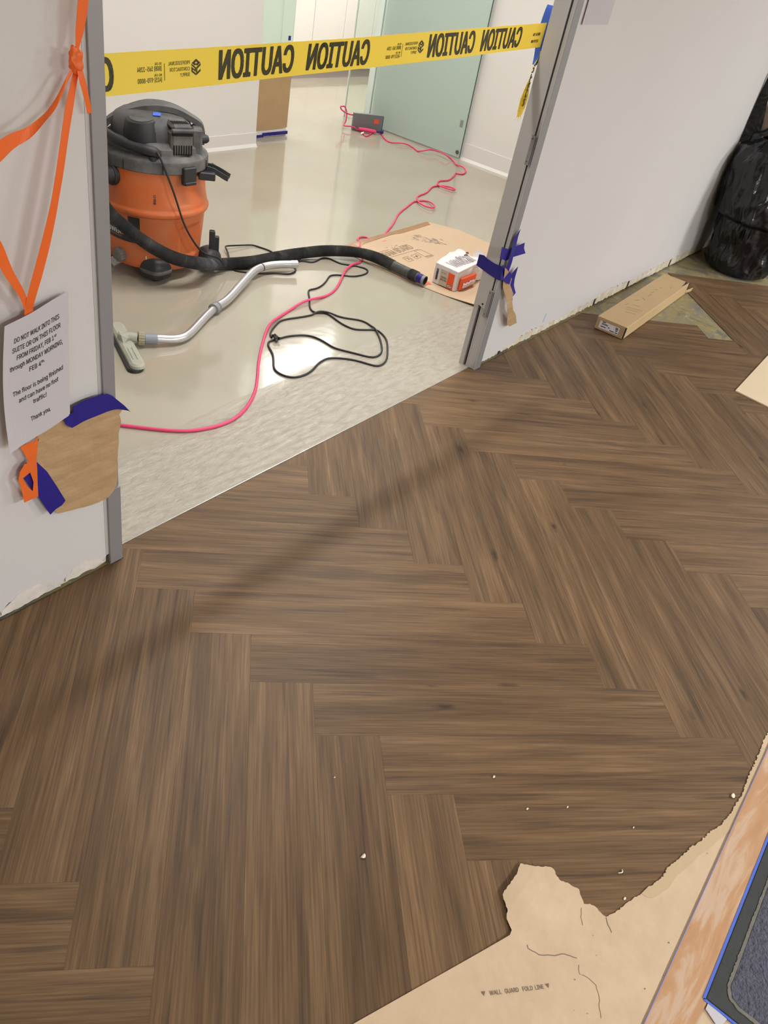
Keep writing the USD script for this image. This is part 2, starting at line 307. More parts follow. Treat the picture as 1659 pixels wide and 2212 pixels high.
mat('caution_yellow', {'d': ('principled_bsdf', {'base_color': srgb(255, 236, 104), 'roughness': .35}), 't': ('translucent_bsdf', {'color': srgb(255, 234, 96)}), 'm': ('mix_closure', {'fac': .4})},
    [('d.BSDF', 'm.closure1'), ('t.BSDF', 'm.closure2')], 'm.closure')
pbr('caution_ink', srgb(58, 52, 18), .5)
pbr('caution_ink_soft', srgb(112, 100, 34), .5)
mat('paper_white', {'d': ('principled_bsdf', {'base_color': srgb(216, 211, 214), 'roughness': .7}), 't': ('translucent_bsdf', {'color': srgb(220, 212, 214)}), 'm': ('mix_closure', {'fac': .25})},
    [('d.BSDF', 'm.closure1'), ('t.BSDF', 'm.closure2')], 'm.closure')
pbr('ink', srgb(34, 33, 38), .6)
pbr('ink_grey', srgb(118, 104, 86), .8)
pbr('ink_faint', srgb(150, 128, 102), .8)
pbr('pencil', srgb(120, 96, 66), .8)
pbr('bag_white', srgb(228, 222, 222), .5, var=.04, vscale=14)
pbr('bag_beige', srgb(196, 182, 164), .6)
pbr('bag_orange', srgb(240, 88, 36), .5)
pbr('bag_print', srgb(160, 158, 166), .6, color2=srgb(206, 194, 190), vscale=10, stretch=(1, 6, 1))
pbr('stain', srgb(120, 108, 104), .8, color2=srgb(196, 168, 136), vscale=30)
pbr('sticker_orange', srgb(248, 84, 40), .6)
pbr('box_metal', srgb(122, 122, 126), .42, metal=.2, var=.04, vscale=5)
pbr('box_metal_top', srgb(150, 162, 168), .35, metal=.3)
mat('trash_plastic', {'g': ('geometry', {}), 'n': ('noise_texture', {'scale': 16.0, 'detail': 2.0, 'distortion': .6}), 'b': ('bump', {'strength': .5, 'distance': .016}), 'p': ('principled_bsdf', {'base_color': srgb(20, 21, 24), 'roughness': .2, 'specular_ior_level': .5})},
    [('g.position', 'n.vector'), ('n.fac', 'b.height'), ('b.normal', 'p.normal')])
pbr('old_board', srgb(122, 104, 86), .7, var=.15, vscale=12, stretch=(4, 4, .5))
pbr('debris', srgb(232, 220, 198), .8)
pbr('scuff', srgb(176, 164, 156), .5)
pbr('blue_chalk', srgb(128, 170, 212), .7)
pbr('label_white', srgb(218, 214, 216), .6)
pbr('red_mark', srgb(226, 104, 72), .7)
pbr('brown_clump', srgb(92, 74, 60), .8)
def pane(name, tint, gloss=(1, 1, 1), rough=.02, haze=None, hazefac=0.0, ior=1.45):
    nodes = {'t': ('transparent_bsdf', {'color': tint}), 'g': ('glossy_bsdf', {'color': gloss, 'roughness': rough}), 'f': ('fresnel', {'IOR': ior}), 'm': ('mix_closure', {})}
    links = [('f.fac', 'm.fac'), ('t.BSDF', 'm.closure1'), ('g.BSDF', 'm.closure2')]; out = 'm.closure'
    if haze:
        nodes['d'] = ('diffuse_bsdf', {'color': haze}); nodes['h'] = ('mix_closure', {'fac': hazefac}); links += [('m.closure', 'h.closure1'), ('d.BSDF', 'h.closure2')]; out = 'h.closure'
    mat(name, nodes, links, out)
pane('glass_teal', (.96, .985, .975), ior=1.25, haze=srgb(232, 250, 240), hazefac=.42)
pane('glass_pale', (.93, .975, .955), ior=1.25)
pane('glass_frosted', (.93, .98, .95), ior=1.2, haze=srgb(236, 252, 240), hazefac=.6)
pbr('glass_edge', srgb(70, 96, 90), .2)
pbr('film_white', srgb(226, 238, 230), .5)

# ------------------------------------------------------------------ measured points (metres; x along the wall, y into the suite, z up)
D = {
 'PINK1': [[0.344,0.494,0.006],[0.36,0.475,0.006],[0.428,0.397,0.006],[0.506,0.325,0.006],[0.58,0.292,0.006],[0.678,0.282,0.006],[0.803,0.326,0.006],[0.923,0.409,0.006],[1.059,0.536,0.006],[1.244,0.688,0.006],[1.338,0.747,0.006],[1.496,0.801,0.006],[1.646,0.826,0.006],[1.777,0.827,0.006],[1.913,0.866,0.006],[2.083,0.964,0.006],[2.188,1.009,0.006],[2.289,1.026,0.006]],
 'PINK3': [[2.759,1.225,0.006],[2.943,1.318,0.006],[3.116,1.412,0.006],[3.225,1.462,0.006],[3.377,1.515,0.006],[3.481,1.55,0.006],[3.517,1.548,0.006],[3.584,1.527,0.006],[3.556,1.46,0.02],[3.52,1.406,0.02],[3.471,1.392,0.02],[3.456,1.43,0.018],[3.474,1.499,0.018],[3.552,1.574,0.006],[3.613,1.612,0.006],[3.706,1.63,0.006],[3.789,1.653,0.006],[3.909,1.702,0.006],[3.984,1.703,0.006],[4.039,1.674,0.006],[4.021,1.597,0.02],[4.002,1.566,0.02],[3.978,1.575,0.02],[3.966,1.633,0.018],[3.964,1.681,0.018],[4.056,1.754,0.006],[4.114,1.772,0.006],[4.183,1.758,0.006],[4.295,1.789,0.006],[4.378,1.822,0.006],[4.43,1.845,0.006],[4.452,1.817,0.006],[4.523,1.825,0.006],[4.595,1.864,0.006],[4.604,1.899,0.02],[4.651,1.996,0.006],[4.724,2.083,0.006],[4.687,2.115,0.035],[4.721,2.206,0.035],[4.705,2.263,0.035],[4.641,2.285,0.035],[4.623,2.359,0.006],[4.676,2.459,0.006],[4.643,2.499,0.02],[4.608,2.542,0.02],[4.586,2.61,0.006],[4.588,2.656,0.006],[4.67,2.767,0.006],[4.728,2.85,0.006],[4.728,2.886,0.006],[4.637,2.859,0.006],[4.493,2.81,0.006],[4.586,2.934,0.007],[4.55,2.955,0.015],[4.522,2.972,0.032],[4.46,3.02,0.032],[4.519,3.06,0.047],[4.53,3.065,0.071],[4.545,3.08,0.112],[4.513,3.09,0.161],[4.47,3.09,0.163],[4.468,3.085,0.146],[4.521,3.07,0.115],[4.56,3.055,0.104],[4.593,3.045,0.102]],
 'PINK2': [[2.514,1.215,0.008],[2.533,1.247,0.008],[2.593,1.275,0.008],[2.622,1.254,0.008],[2.609,1.218,0.008]],
 'BLK2': [[1.61,1.268,0.005],[1.707,1.177,0.005],[1.775,1.141,0.005],[1.812,1.112,0.005],[1.844,1.105,0.005],[1.886,1.12,0.005],[1.907,1.146,0.005],[1.898,1.165,0.005]],
 'BLK1': [[1.696,1.403,0.005],[1.735,1.462,0.015],[1.75,1.487,0.02],[1.768,1.491,0.02],[1.87,1.476,0.012],[1.919,1.464,0.008],[1.94,1.43,0.005],[1.951,1.385,0.005],[1.95,1.346,0.005]],
 'BLK3': [[2.012,1.191,0.005],[2.043,1.159,0.005],[2.092,1.158,0.005],[2.152,1.167,0.005],[2.173,1.141,0.005],[2.177,1.076,0.005],[2.203,1.039,0.005],[2.235,0.999,0.005],[2.25,0.953,0.005],[2.23,0.925,0.005],[2.183,0.911,0.005],[2.11,0.923,0.005],[2.072,0.955,0.005],[2.017,0.987,0.005],[1.963,0.969,0.005],[1.893,0.934,0.005],[1.811,0.916,0.005],[1.771,0.918,0.005],[1.716,0.867,0.005],[1.647,0.8,0.005],[1.613,0.755,0.005],[1.614,0.729,0.005],[1.645,0.705,0.005],[1.647,0.659,0.005],[1.635,0.604,0.005],[1.632,0.556,0.005],[1.651,0.508,0.005],[1.721,0.459,0.005],[1.722,0.428,0.005],[1.693,0.374,0.005],[1.625,0.311,0.005],[1.542,0.251,0.005],[1.493,0.233,0.005],[1.461,0.236,0.005],[1.442,0.262,0.005],[1.42,0.314,0.005],[1.387,0.358,0.005],[1.336,0.396,0.005],[1.299,0.399,0.005],[1.256,0.39,0.005],[1.201,0.369,0.005],[1.146,0.359,0.005],[1.091,0.371,0.005],[1.068,0.407,0.005],[1.071,0.451,0.005],[1.104,0.495,0.005],[1.158,0.555,0.005],[1.191,0.61,0.005],[1.223,0.639,0.005],[1.253,0.638,0.005],[1.302,0.635,0.005],[1.345,0.626,0.005],[1.397,0.6,0.005],[1.423,0.56,0.005],[1.426,0.495,0.005],[1.425,0.445,0.005],[1.459,0.372,0.005],[1.495,0.306,0.005],[1.522,0.292,0.005],[1.568,0.302,0.005],[1.618,0.339,0.005],[1.675,0.397,0.005],[1.717,0.455,0.005],[1.738,0.504,0.005],[1.737,0.561,0.005],[1.692,0.62,0.005],[1.664,0.675,0.005],[1.619,0.72,0.005],[1.584,0.722,0.005],[1.491,0.74,0.005],[1.416,0.754,0.005],[1.358,0.735,0.005],[1.292,0.699,0.005],[1.26,0.662,0.005]],
 'HOSE': [[0.961,1.519,0.512],[0.992,1.482,0.411],[1.027,1.43,0.313],[1.069,1.366,0.256],[1.12,1.307,0.206],[1.2,1.252,0.154],[1.262,1.221,0.131],[1.328,1.205,0.114],[1.543,1.304,0.033],[1.701,1.258,0.031],[1.877,1.24,0.031],[2.027,1.219,0.031],[2.155,1.172,0.038],[2.259,1.098,0.044],[2.334,0.998,0.044],[2.358,0.856,0.036],[2.354,0.743,0.036],[2.354,0.642,0.036]],
 'WAND2': [[1.872,1.101,0.047],[1.823,1.128,0.045],[1.767,1.155,0.043],[1.696,1.166,0.041],[1.625,1.152,0.039],[1.525,1.104,0.036],[1.408,1.043,0.032],[1.293,0.988,0.028],[1.206,0.962,0.025],[1.093,0.91,0.022],[1.021,0.872,0.021],[0.965,0.844,0.021],[0.923,0.831,0.022],[0.883,0.833,0.024],[0.852,0.846,0.027],[0.818,0.863,0.03]],
 'NOZ': [[0.818,0.863,0.03],[0.78,0.888,0.032],[0.757,0.903,0.034],[0.736,0.922,0.036]],
 'PAPERTORN': [[-0.176,-1.367,0.0],[-0.15,-1.378,0.0],[-0.131,-1.387,0.0],[-0.12,-1.368,0.0],[-0.103,-1.359,-0.0],[-0.094,-1.347,0.0],[-0.085,-1.337,0.0],[-0.066,-1.336,0.0],[-0.046,-1.337,0.0],[-0.023,-1.336,0.0],[-0.001,-1.331,0.0],[0.013,-1.353,0.0],[0.04,-1.384,0.0],[0.04,-1.393,-0.0],[0.032,-1.403,0.0],[0.029,-1.411,-0.0],[0.037,-1.432,0.0],[0.041,-1.452,0.0],[0.021,-1.474,-0.0],[0.03,-1.483,0.0],[0.033,-1.495,0.0],[0.03,-1.509,0.0],[0.03,-1.521,0.0],[0.051,-1.532,0.0],[0.077,-1.54,0.0],[0.107,-1.549,0.0],[0.123,-1.557,0.0],[0.149,-1.566,0.0]],
 'PAPERTORN2': [[0.122,-1.556,0.0],[0.15,-1.563,0.0],[0.19,-1.578,0.0],[0.228,-1.581,0.0],[0.243,-1.586,0.0],[0.277,-1.596,0.0],[0.309,-1.602,0.0],[0.337,-1.613,0.0],[0.386,-1.626,0.0],[0.426,-1.639,0.0],[0.456,-1.645,0.0],[0.492,-1.647,0.0],[0.536,-1.652,0.0],[0.564,-1.649,-0.0],[0.6,-1.648,0.0],[0.636,-1.648,0.0],[0.702,-1.647,0.0],[0.752,-1.645,0.0],[0.784,-1.647,0.0]],
 'CRACK': [[-0.133,-1.425,0.003],[-0.137,-1.429,0.003],[-0.135,-1.438,0.003],[-0.132,-1.451,0.003],[-0.116,-1.47,0.003],[-0.095,-1.489,0.003],[-0.085,-1.511,0.003],[-0.094,-1.52,0.003],[-0.107,-1.528,0.003],[-0.102,-1.546,0.003],[-0.103,-1.562,0.003],[-0.117,-1.575,0.003],[-0.136,-1.585,0.003],[-0.148,-1.594,0.003]],
 'CRACK2': [[0.009,-1.474,0.003],[-0.008,-1.481,0.003],[-0.02,-1.491,0.003]],
 'CRACK3': [[0.028,-1.522,0.003],[0.018,-1.53,0.003],[0.009,-1.543,0.003]],
 'DEBRIS': [[-0.217,-1.078,0.0],[0.124,-1.278,0.0],[0.195,-1.345,0.0],[0.26,-1.483,0.0],[0.518,-1.635,0.0],[0.093,-1.535,0.0],[0.14,-1.505,0.0],[0.138,-1.179,-0.0],[-0.123,-0.916,0.0],[1.386,-0.045,0.0],[0.904,-0.951,0.0],[2.561,-0.46,0.0],[-0.416,-1.224,0.0],[-0.271,-1.033,0.0]],
 'BROWN': [[-0.173,-0.058,0.511],[-0.199,-0.058,0.51],[-0.228,-0.058,0.504],[-0.232,-0.058,0.494],[-0.23,-0.058,0.476],[-0.237,-0.058,0.461],[-0.242,-0.058,0.447],[-0.241,-0.058,0.418],[-0.232,-0.058,0.371],[-0.22,-0.058,0.304],[-0.212,-0.058,0.267],[-0.205,-0.058,0.254],[-0.115,-0.058,0.234],[-0.076,-0.058,0.232],[-0.063,-0.058,0.236],[-0.049,-0.058,0.247],[-0.041,-0.058,0.26],[-0.035,-0.058,0.291],[-0.036,-0.058,0.326],[-0.032,-0.058,0.359],[-0.027,-0.058,0.391],[-0.027,-0.058,0.412],[-0.019,-0.058,0.444],[-0.022,-0.058,0.465],[-0.009,-0.058,0.478],[-0.055,-0.058,0.524],[-0.134,-0.058,0.52]],
 'BT1': [[-0.173,-0.061,0.515],[-0.145,-0.061,0.522],[-0.148,-0.061,0.535],[-0.113,-0.061,0.54],[-0.076,-0.061,0.541],[-0.056,-0.061,0.537],[-0.044,-0.061,0.528],[-0.017,-0.061,0.495],[-0.005,-0.061,0.476],[-0.009,-0.061,0.48],[-0.032,-0.061,0.488],[-0.061,-0.061,0.491],[-0.089,-0.061,0.489],[-0.121,-0.061,0.487],[-0.153,-0.061,0.482],[-0.165,-0.061,0.493]],
 'BT2': [[-0.271,-0.061,0.436],[-0.245,-0.061,0.427],[-0.224,-0.061,0.391],[-0.203,-0.061,0.335],[-0.187,-0.061,0.289],[-0.197,-0.061,0.28],[-0.215,-0.061,0.276],[-0.229,-0.061,0.267],[-0.252,-0.061,0.331],[-0.266,-0.061,0.363],[-0.279,-0.061,0.397]],
 'ORC': [[-0.09,-0.075,1.204],[-0.112,-0.08,1.148],[-0.132,-0.085,1.089],[-0.154,-0.09,1.022],[-0.181,-0.09,0.941],[-0.211,-0.085,0.856],[-0.226,-0.08,0.811],[-0.229,-0.075,0.792]],
 'ORA': [[-0.067,-0.075,1.314],[-0.074,-0.075,1.281],[-0.081,-0.075,1.253],[-0.086,-0.075,1.236]],
 'ORB': [[-0.086,-0.075,1.236],[-0.093,-0.078,1.212],[-0.107,-0.08,1.198],[-0.14,-0.09,1.162],[-0.175,-0.1,1.137],[-0.21,-0.105,1.117],[-0.239,-0.11,1.109],[-0.268,-0.115,1.096],[-0.288,-0.12,1.089]],
 'ORD': [[-0.091,-0.08,1.216],[-0.088,-0.085,1.196],[-0.081,-0.085,1.166],[-0.072,-0.08,1.135]],
 'ORE': [[-0.294,-0.1,0.942],[-0.282,-0.095,0.919],[-0.267,-0.09,0.878],[-0.25,-0.085,0.844],[-0.239,-0.08,0.818],[-0.233,-0.075,0.793]],
 'ORpoly': [[-0.281,-0.068,0.486],[-0.252,-0.068,0.491],[-0.251,-0.068,0.484],[-0.238,-0.068,0.501],[-0.248,-0.068,0.447],[-0.252,-0.068,0.387],[-0.256,-0.068,0.339],[-0.29,-0.068,0.338],[-0.293,-0.068,0.39],[-0.296,-0.068,0.401],[-0.29,-0.068,0.423],[-0.277,-0.068,0.439],[-0.271,-0.068,0.439],[-0.268,-0.068,0.445]],
 'ORhole': [[-0.283,-0.068,0.405],[-0.267,-0.068,0.412],[-0.262,-0.068,0.383],[-0.267,-0.068,0.359],[-0.277,-0.068,0.377],[-0.286,-0.068,0.405]],
 'LPAINT': [[-0.378,-0.044,0.024],[-0.355,-0.044,0.037],[-0.33,-0.044,0.032],[-0.305,-0.044,0.013],[-0.285,-0.044,0.011],[-0.259,-0.044,0.008],[-0.217,-0.044,0.013],[-0.201,-0.044,0.033],[-0.166,-0.044,0.024],[-0.106,-0.044,0.01],[-0.08,-0.044,0.024],[-0.072,-0.044,0.031]],
 'TAIL': [[1.885,0.085,1.206],[1.929,0.085,1.206],[1.881,0.085,1.185],[1.911,0.085,1.185],[1.864,0.085,1.16],[1.889,0.085,1.16],[1.856,0.085,1.137],[1.889,0.085,1.136],[1.853,0.085,1.097],[1.886,0.085,1.096],[1.848,0.085,1.059],[1.886,0.085,1.058],[1.845,0.085,1.026],[1.884,0.085,1.024],[1.837,0.085,1.001],[1.886,0.085,0.982]],
 'TAILB': [[1.887,0.082,1.343],[1.883,0.082,1.295],[1.887,0.082,1.211],[1.88,0.082,1.16]],
 'R1': [[1.815,0.053,0.482],[1.815,0.045,0.483],[1.815,0.04,0.472],[1.815,0.004,0.467],[1.815,-0.032,0.469],[1.815,-0.038,0.412],[1.815,-0.004,0.415],[1.815,0.042,0.424],[1.815,0.049,0.439]],
 'R1b': [[1.779,-0.05,0.483],[1.816,-0.05,0.462],[1.859,-0.05,0.432],[1.866,-0.05,0.406],[1.862,-0.05,0.387],[1.791,-0.05,0.422]],
 'R2': [[1.747,-0.04,0.563],[1.818,-0.04,0.539],[1.855,-0.04,0.544],[1.927,-0.04,0.551],[1.933,-0.04,0.527],[1.958,-0.04,0.502],[1.859,-0.04,0.501],[1.812,-0.04,0.495],[1.755,-0.04,0.516]],
 'R3': [[1.852,-0.043,0.619],[1.853,-0.043,0.576],[1.842,-0.043,0.51],[1.852,-0.043,0.466],[1.855,-0.043,0.441],[1.819,-0.043,0.466],[1.809,-0.043,0.509],[1.817,-0.043,0.545],[1.823,-0.043,0.588]],
 'R4': [[1.938,-0.03,0.449],[1.973,-0.03,0.354],[2.0,-0.03,0.318],[1.974,-0.03,0.306],[1.981,-0.03,0.276],[1.964,-0.03,0.292],[1.963,-0.03,0.326],[1.927,-0.03,0.367],[1.904,-0.03,0.416],[1.918,-0.03,0.434]],
 'RP': [[1.801,-0.04,0.472],[1.848,-0.04,0.445],[1.906,-0.04,0.401],[1.906,-0.04,0.376],[1.95,-0.04,0.329],[1.942,-0.04,0.308],[1.979,-0.04,0.25],[2.029,-0.04,0.214],[2.078,-0.04,0.162],[2.021,-0.04,0.161],[1.986,-0.04,0.177],[1.927,-0.04,0.262],[1.896,-0.04,0.322],[1.848,-0.04,0.381],[1.827,-0.04,0.428]],
 'RPAINT': [[1.896,-0.02,0.008],[1.98,-0.02,0.015],[2.089,-0.02,0.025],[2.201,-0.02,0.041],[2.301,-0.02,0.053],[2.458,-0.02,0.041],[2.616,-0.02,0.04],[2.779,-0.02,0.046],[3.002,-0.02,0.046],[3.067,-0.02,0.052],[3.226,-0.02,0.066],[3.497,-0.02,0.052],[3.771,-0.02,0.059],[4.174,-0.02,0.06]]}
P = lambda k: np.array(D[k], float)
def xz(k): return P(k)[:, [0, 2]]
def xy(k): return P(k)[:, :2]

# ------------------------------------------------------------------ shell of the hall, the suite and the passage
S = dict(kind='structure')
obj('floor_001', bx(-2.3, 4.88, -.001, 2.98, -.05, .001), 'suite_floor', label='polished beige floor of the suite behind the opening', **S)
obj('floor_002', bx(-2.3, 9.0, 2.98, 4.7, -.05, .001), 'suite_floor', label='polished floor of the far passage', **S)
fl = thing('floor', 'dark brown herringbone vinyl plank floor of the hall', **S)
obj('subfloor', bx(-4.6, 9.0, -8.0, -.001, -.06, -.003), 'subfloor', fl, label='bare concrete with old adhesive where planks are missing')

# herringbone planks, 15 cm wide and 93 cm long, at 45 degrees to the wall
LP, LAT, OFF = 6.1317, np.array([[.107763, -.107763], [-.107763, -.107763]]), np.array([.03448, .15841])
def lattice(u, v):
    s, t = u - v, u + v; s = s + np.where(s > 0, 2.33e-5 * np.minimum(s, 34) ** 3, 0); return np.stack([(s + t) / 2, (t - s) / 2], -1) @ LAT + OFF
room = Polygon([(-2.7, -3.5), (4.97, -3.5), (4.97, -.024), (1.862, -.024), (1.862, -.0335), (1.810, -.0335), (1.810, -.0045), (-.028, -.0045), (-.028, -.0515), (-.0695, -.0515), (-.0695, -.0462), (-2.7, -.0462)])
def plank_mesh(poly, t=.0029, c=.00025):
    if poly.convex_hull.area - poly.area > 1e-7: return prism(poly.simplify(1e-5), -t, 0)
    inner = poly.buffer(-c, join_style=2, mitre_limit=2)
    a = np.array(poly.exterior.coords)[:-1]; b = np.array(inner.exterior.coords)[:-1]
    if len(a) != len(b): return prism(poly, -t, 0)
    if not poly.exterior.is_ccw: a = a[::-1]
    if not inner.exterior.is_ccw: b = b[::-1]
    k = int(np.argmin(np.linalg.norm(b - a[0], axis=1))); b = np.roll(b, -k, 0); n = len(a)
    v = np.vstack([np.c_[a, np.full(n, -t)], np.c_[a, np.full(n, -c * .5)], np.c_[b, np.zeros(n)]]); f = []
    for r in (0, n):
        for i in range(n):
            j = (i + 1) % n; f += [[r + i, r + j, r + n + j], [r + i, r + n + j, r + n + i]]
    f += [[2 * n, 2 * n + i, 2 * n + i + 1] for i in range(1, n - 1)]
    return trimesh.Trimesh(v, f, process=False)
cells = []
for j in range(-4, 5):
    for k in range(-34, 36):
        u0, v0 = k + j * LP, k - j * LP
        if (j == 2 and k <= -1) or (j == 3 and k <= 0) or j == 4 and k <= 0: gone_h = True
        else: gone_h = False
        gone_v = (j == 3 and k <= 0) or (j == 4 and k <= 0)
        if not gone_h: cells.append((u0, u0 + LP, v0, v0 + 1, 0))
        if not gone_v: cells.append((u0, u0 + 1, v0 + 1, v0 + 1 + LP, 1))
count = 0
for (u0, u1, v0, v1, o) in cells:
    g = .0005
    uv = np.array([(u0 + g, v0 + g), (u1 - g, v0 + g), (u1 - g, v1 - g), (u0 + g, v1 - g)])
    q = Polygon(lattice(uv[:, 0], uv[:, 1])).intersection(room)
    if q.is_empty or q.area < 2e-4 or q.geom_type != 'Polygon': continue
    c = np.array(q.centroid.coords[0]); a = math.radians(-45 if o == 0 else 45)   # grain runs along the plank
    R = np.array([[math.cos(a), -math.sin(a)], [math.sin(a), math.cos(a)]])
    dx, dy = 3.31 * count + 3.7, .37 * count + 1.1
    loc = (np.array(q.exterior.coords)[:-1] - c) @ R + [dx, dy]
    m = plank_mesh(Polygon(loc)); sh = R @ [dx, dy]
    zoff = float(np.random.default_rng(count).uniform(-.00025, 0))
    obj('plank', m, 'wood', fl, loc=(c[0] - sh[0], c[1] - sh[1], zoff), rz=math.degrees(a)); count += 1
print('planks', count)

# walls: painted skin over gypsum, the lower edge chipped where the old base was torn off
def chipped_wall(name, x0, x1, yf, yb, edge, label, top=2.7):
    w = thing(name, label, **S)
    e = edge[np.argsort(edge[:, 0])]; xs = np.arange(x0, x1 + 1e-6, .012); r = np.random.default_rng(len(name))
    zs = np.interp(xs, e[:, 0], e[:, 1]) + np.repeat(r.uniform(-.006, .006, len(xs) // 2 + 1), 2)[:len(xs)] + r.uniform(-.002, .002, len(xs)); zs = np.clip(zs, .012, .09)
    skin = [(x0, top)] + list(zip(xs, zs)) + [(x1, top)]
    m = trimesh.creation.extrude_polygon(Polygon(skin), .0035, engine='earcut'); v = m.vertices; m = trimesh.Trimesh(np.stack([v[:, 0], yf + v[:, 2], v[:, 1]], 1), m.faces[:, ::-1], process=False)
    obj('painted_skin', lean(m), 'wall_paint', w)
    low = [(x0, .12)] + list(zip(xs, np.clip(.007 + r.uniform(-.004, .006, len(xs)), .002, .02))) + [(x1, .12)]
    m = trimesh.creation.extrude_polygon(Polygon(low), yb - yf - .006, engine='earcut'); v = m.vertices; m = trimesh.Trimesh(np.stack([v[:, 0], yf + .0042 + v[:, 2], v[:, 1]], 1), m.faces[:, ::-1], process=False)
    obj('gypsum_core', lean(m), 'gypsum', w)
    obj('wall_body', lean(bx(x0, x1, yf + .0042, yb, .12, top)), 'wall_paint', w)
    return w, xs
lp = xz('LPAINT'); lp = np.vstack([[(-4.5, .03), (-2, .02), (-1, .035), (-.6, .02)], lp])
wl, _ = chipped_wall('wall_left', -4.6, -.0675, -.044, .066, lp, 'white painted wall left of the opening with chipped lower edge')
# joint compound smear along the foot of the left wall
for k, (xa, xb, za, zb) in enumerate([(-.375, -.215, .02, .055), (-.2, -.085, .03, .052)]):
    r = np.random.default_rng(k); n = 16; t = np.linspace(0, 1, n); up = zb * np.sin(np.pi * (t * .85 + .1)) ** .6 + r.uniform(-.004, .004, n); lo = np.full(n, za * .55) + r.uniform(-.003, .003, n)
    pts = list(zip(xa + t * (xb - xa), lo)) + list(zip((xa + t * (xb - xa))[::-1], np.maximum(up, lo + .004)[::-1]))
    obj('plaster_smear', sheet(pts, bulged(-.0445, .0015, 30, k), .0012, .01), 'plaster', wl)
rp = xz('RPAINT'); rp = np.vstack([rp, [(4.5, .06), (4.97, .06)]])
wr, xs = chipped_wall('wall_right', 1.858, 4.98, -.02, .052, rp, 'white painted wall right of the opening with torn lower edge')
for x in (2.045, 3.06, 3.52, 4.2): obj('dark_notch', bx(x - .012, x + .01, -.0172, -.0148, .004, .05), 'dark_gap', wr)
obj('chalk_mark', fill(LineString([(2.442, .104), (2.437, .085), (2.434, .067)]).buffer(.003), (0, -.0204, 0), (1, 0, 0), (0, 0, 1), .0003), 'blue_chalk', wr, label='pale blue chalk mark')
obj('wall_corner', bx(4.98, 9.0, -1.1, .0, -.003, 2.75), 'wall_paint', label='return wall behind the black bag', **S)
obj('wall_header', bx(-.07, 1.9, -.03, .052, 2.2, 2.7), 'wall_paint', label='wall above the opening', **S)
# outer shell
obj('wall_hall_side', bx(9.0, 9.1, -8.1, .078, -.05, 2.75), 'wall_paint', label='right end wall of the hall', **S)
obj('wall_hall', bx(-4.6, 9.0, -8.1, -8.0, -.05, 2.75), 'wall_paint', label='far wall of the hall', **S)
obj('wall_hall_end', bx(-4.7, -4.6, -8.1, .1, -.05, 2.75), 'wall_paint', label='end wall of the hall', **S)
obj('wall_suite', bx(-2.4, -2.3, .066, 4.75, -.05, 2.7), 'suite_paint', label='left wall of the suite', **S)
obj('wall_back', bx(-2.3, 3.30, 2.87, 2.97, 0, 2.7), 'suite_paint', label='back wall of the suite behind the orange vacuum', **S)
obj('wall_side', bx(4.87, 4.98, .052, 3.07, 0, 2.7), 'suite_paint', label='side wall of the suite behind the teal glass', **S)
obj('wall_passage_end', bx(9.0, 9.1, .078, 4.75, 0, 2.7), 'cream_paint', label='end wall of the passage', **S)
obj('wall_passage_near', bx(4.98, 9.0, 2.96, 3.07, 0, 2.7), 'cream_paint', label='near wall of the passage', **S)
obj('ceiling', bx(-4.7, 9.1, -8.1, 4.75, 2.75, 2.85), 'ceiling_white', label='white ceiling', **S)
wf = thing('wall_far', 'cream panelled wall across the far passage', **S)
obj('wall_body', bx(-2.3, 9.0, 4.58, 4.7, 0, 2.75), 'cream_paint', wf); obj('toe_kick', bx(-2.3, 9.0, 4.572, 4.58, 0, .075), 'toe_kick', wf)
for k in range(-6, 8):
    x = 5.675 + .467 * k
    if 2.6 < x < 8.9: obj('panel', bx(x + .003, x + .464, 4.55, 4.58, .08, 2.7, .002), 'cream_paint', wf)
# cove base of the suite
def cove(name, x0, x1, y0, y1, h, axis, label):
    b = thing(name, label, **S)
    if axis == 'x': obj('base_strip', cat(bx(x0, x1, y1 - .006, y1, 0, h, .0015), hull([(x0, y1 - .02, .001), (x1, y1 - .02, .001), (x0, y1 - .006, .022), (x1, y1 - .006, .022), (x0, y1 - .002, .001), (x1, y1 - .002, .001)])), 'baseboard', b)
    else: obj('base_strip', cat(bx(x1 - .006, x1, y0, y1, 0, h, .0015), hull([(x1 - .02, y0, .001), (x1 - .02, y1, .001), (x1 - .006, y0, .022), (x1 - .006, y1, .022), (x1 - .002, y0, .001), (x1 - .002, y1, .001)])), 'baseboard', b)
cove('baseboard_back', -2.3, 3.302, 0, 2.87, .095, 'x', 'pale cove base along the back wall of the suite')
cove('baseboard_side', 0, 4.87, .052, 3.06, .13, 'y', 'pale cove base along the side wall of the suite')
obj('trim_1', bx(-.03, 1.815, -.0042, -.0008, -.004, .0022, .0006), 'threshold', label='thin metal strip between brown planks and beige floor', **S)

# door frame: left jamb
jl = thing('trim_2', 'grey metal left jamb of the opening', **S)
obj('jamb_base', lean(cat(bx(-.068, -.029, -.05, .07, 0, .247, .0012), bx(-.064, -.037, -.046, .066, .24, 2.2))), 'aluminium', jl)
obj('cover_plate', lean(bx(-.068, -.0345, -.05, .07, .252, 2.2, .0012)), 'aluminium', jl)
obj('corner_bead', lean(bx(-.0775, -.0660, -.0448, -.0436, .035, 2.2, .0003)), 'aluminium_light', jl, label='pale bead beside the jamb')
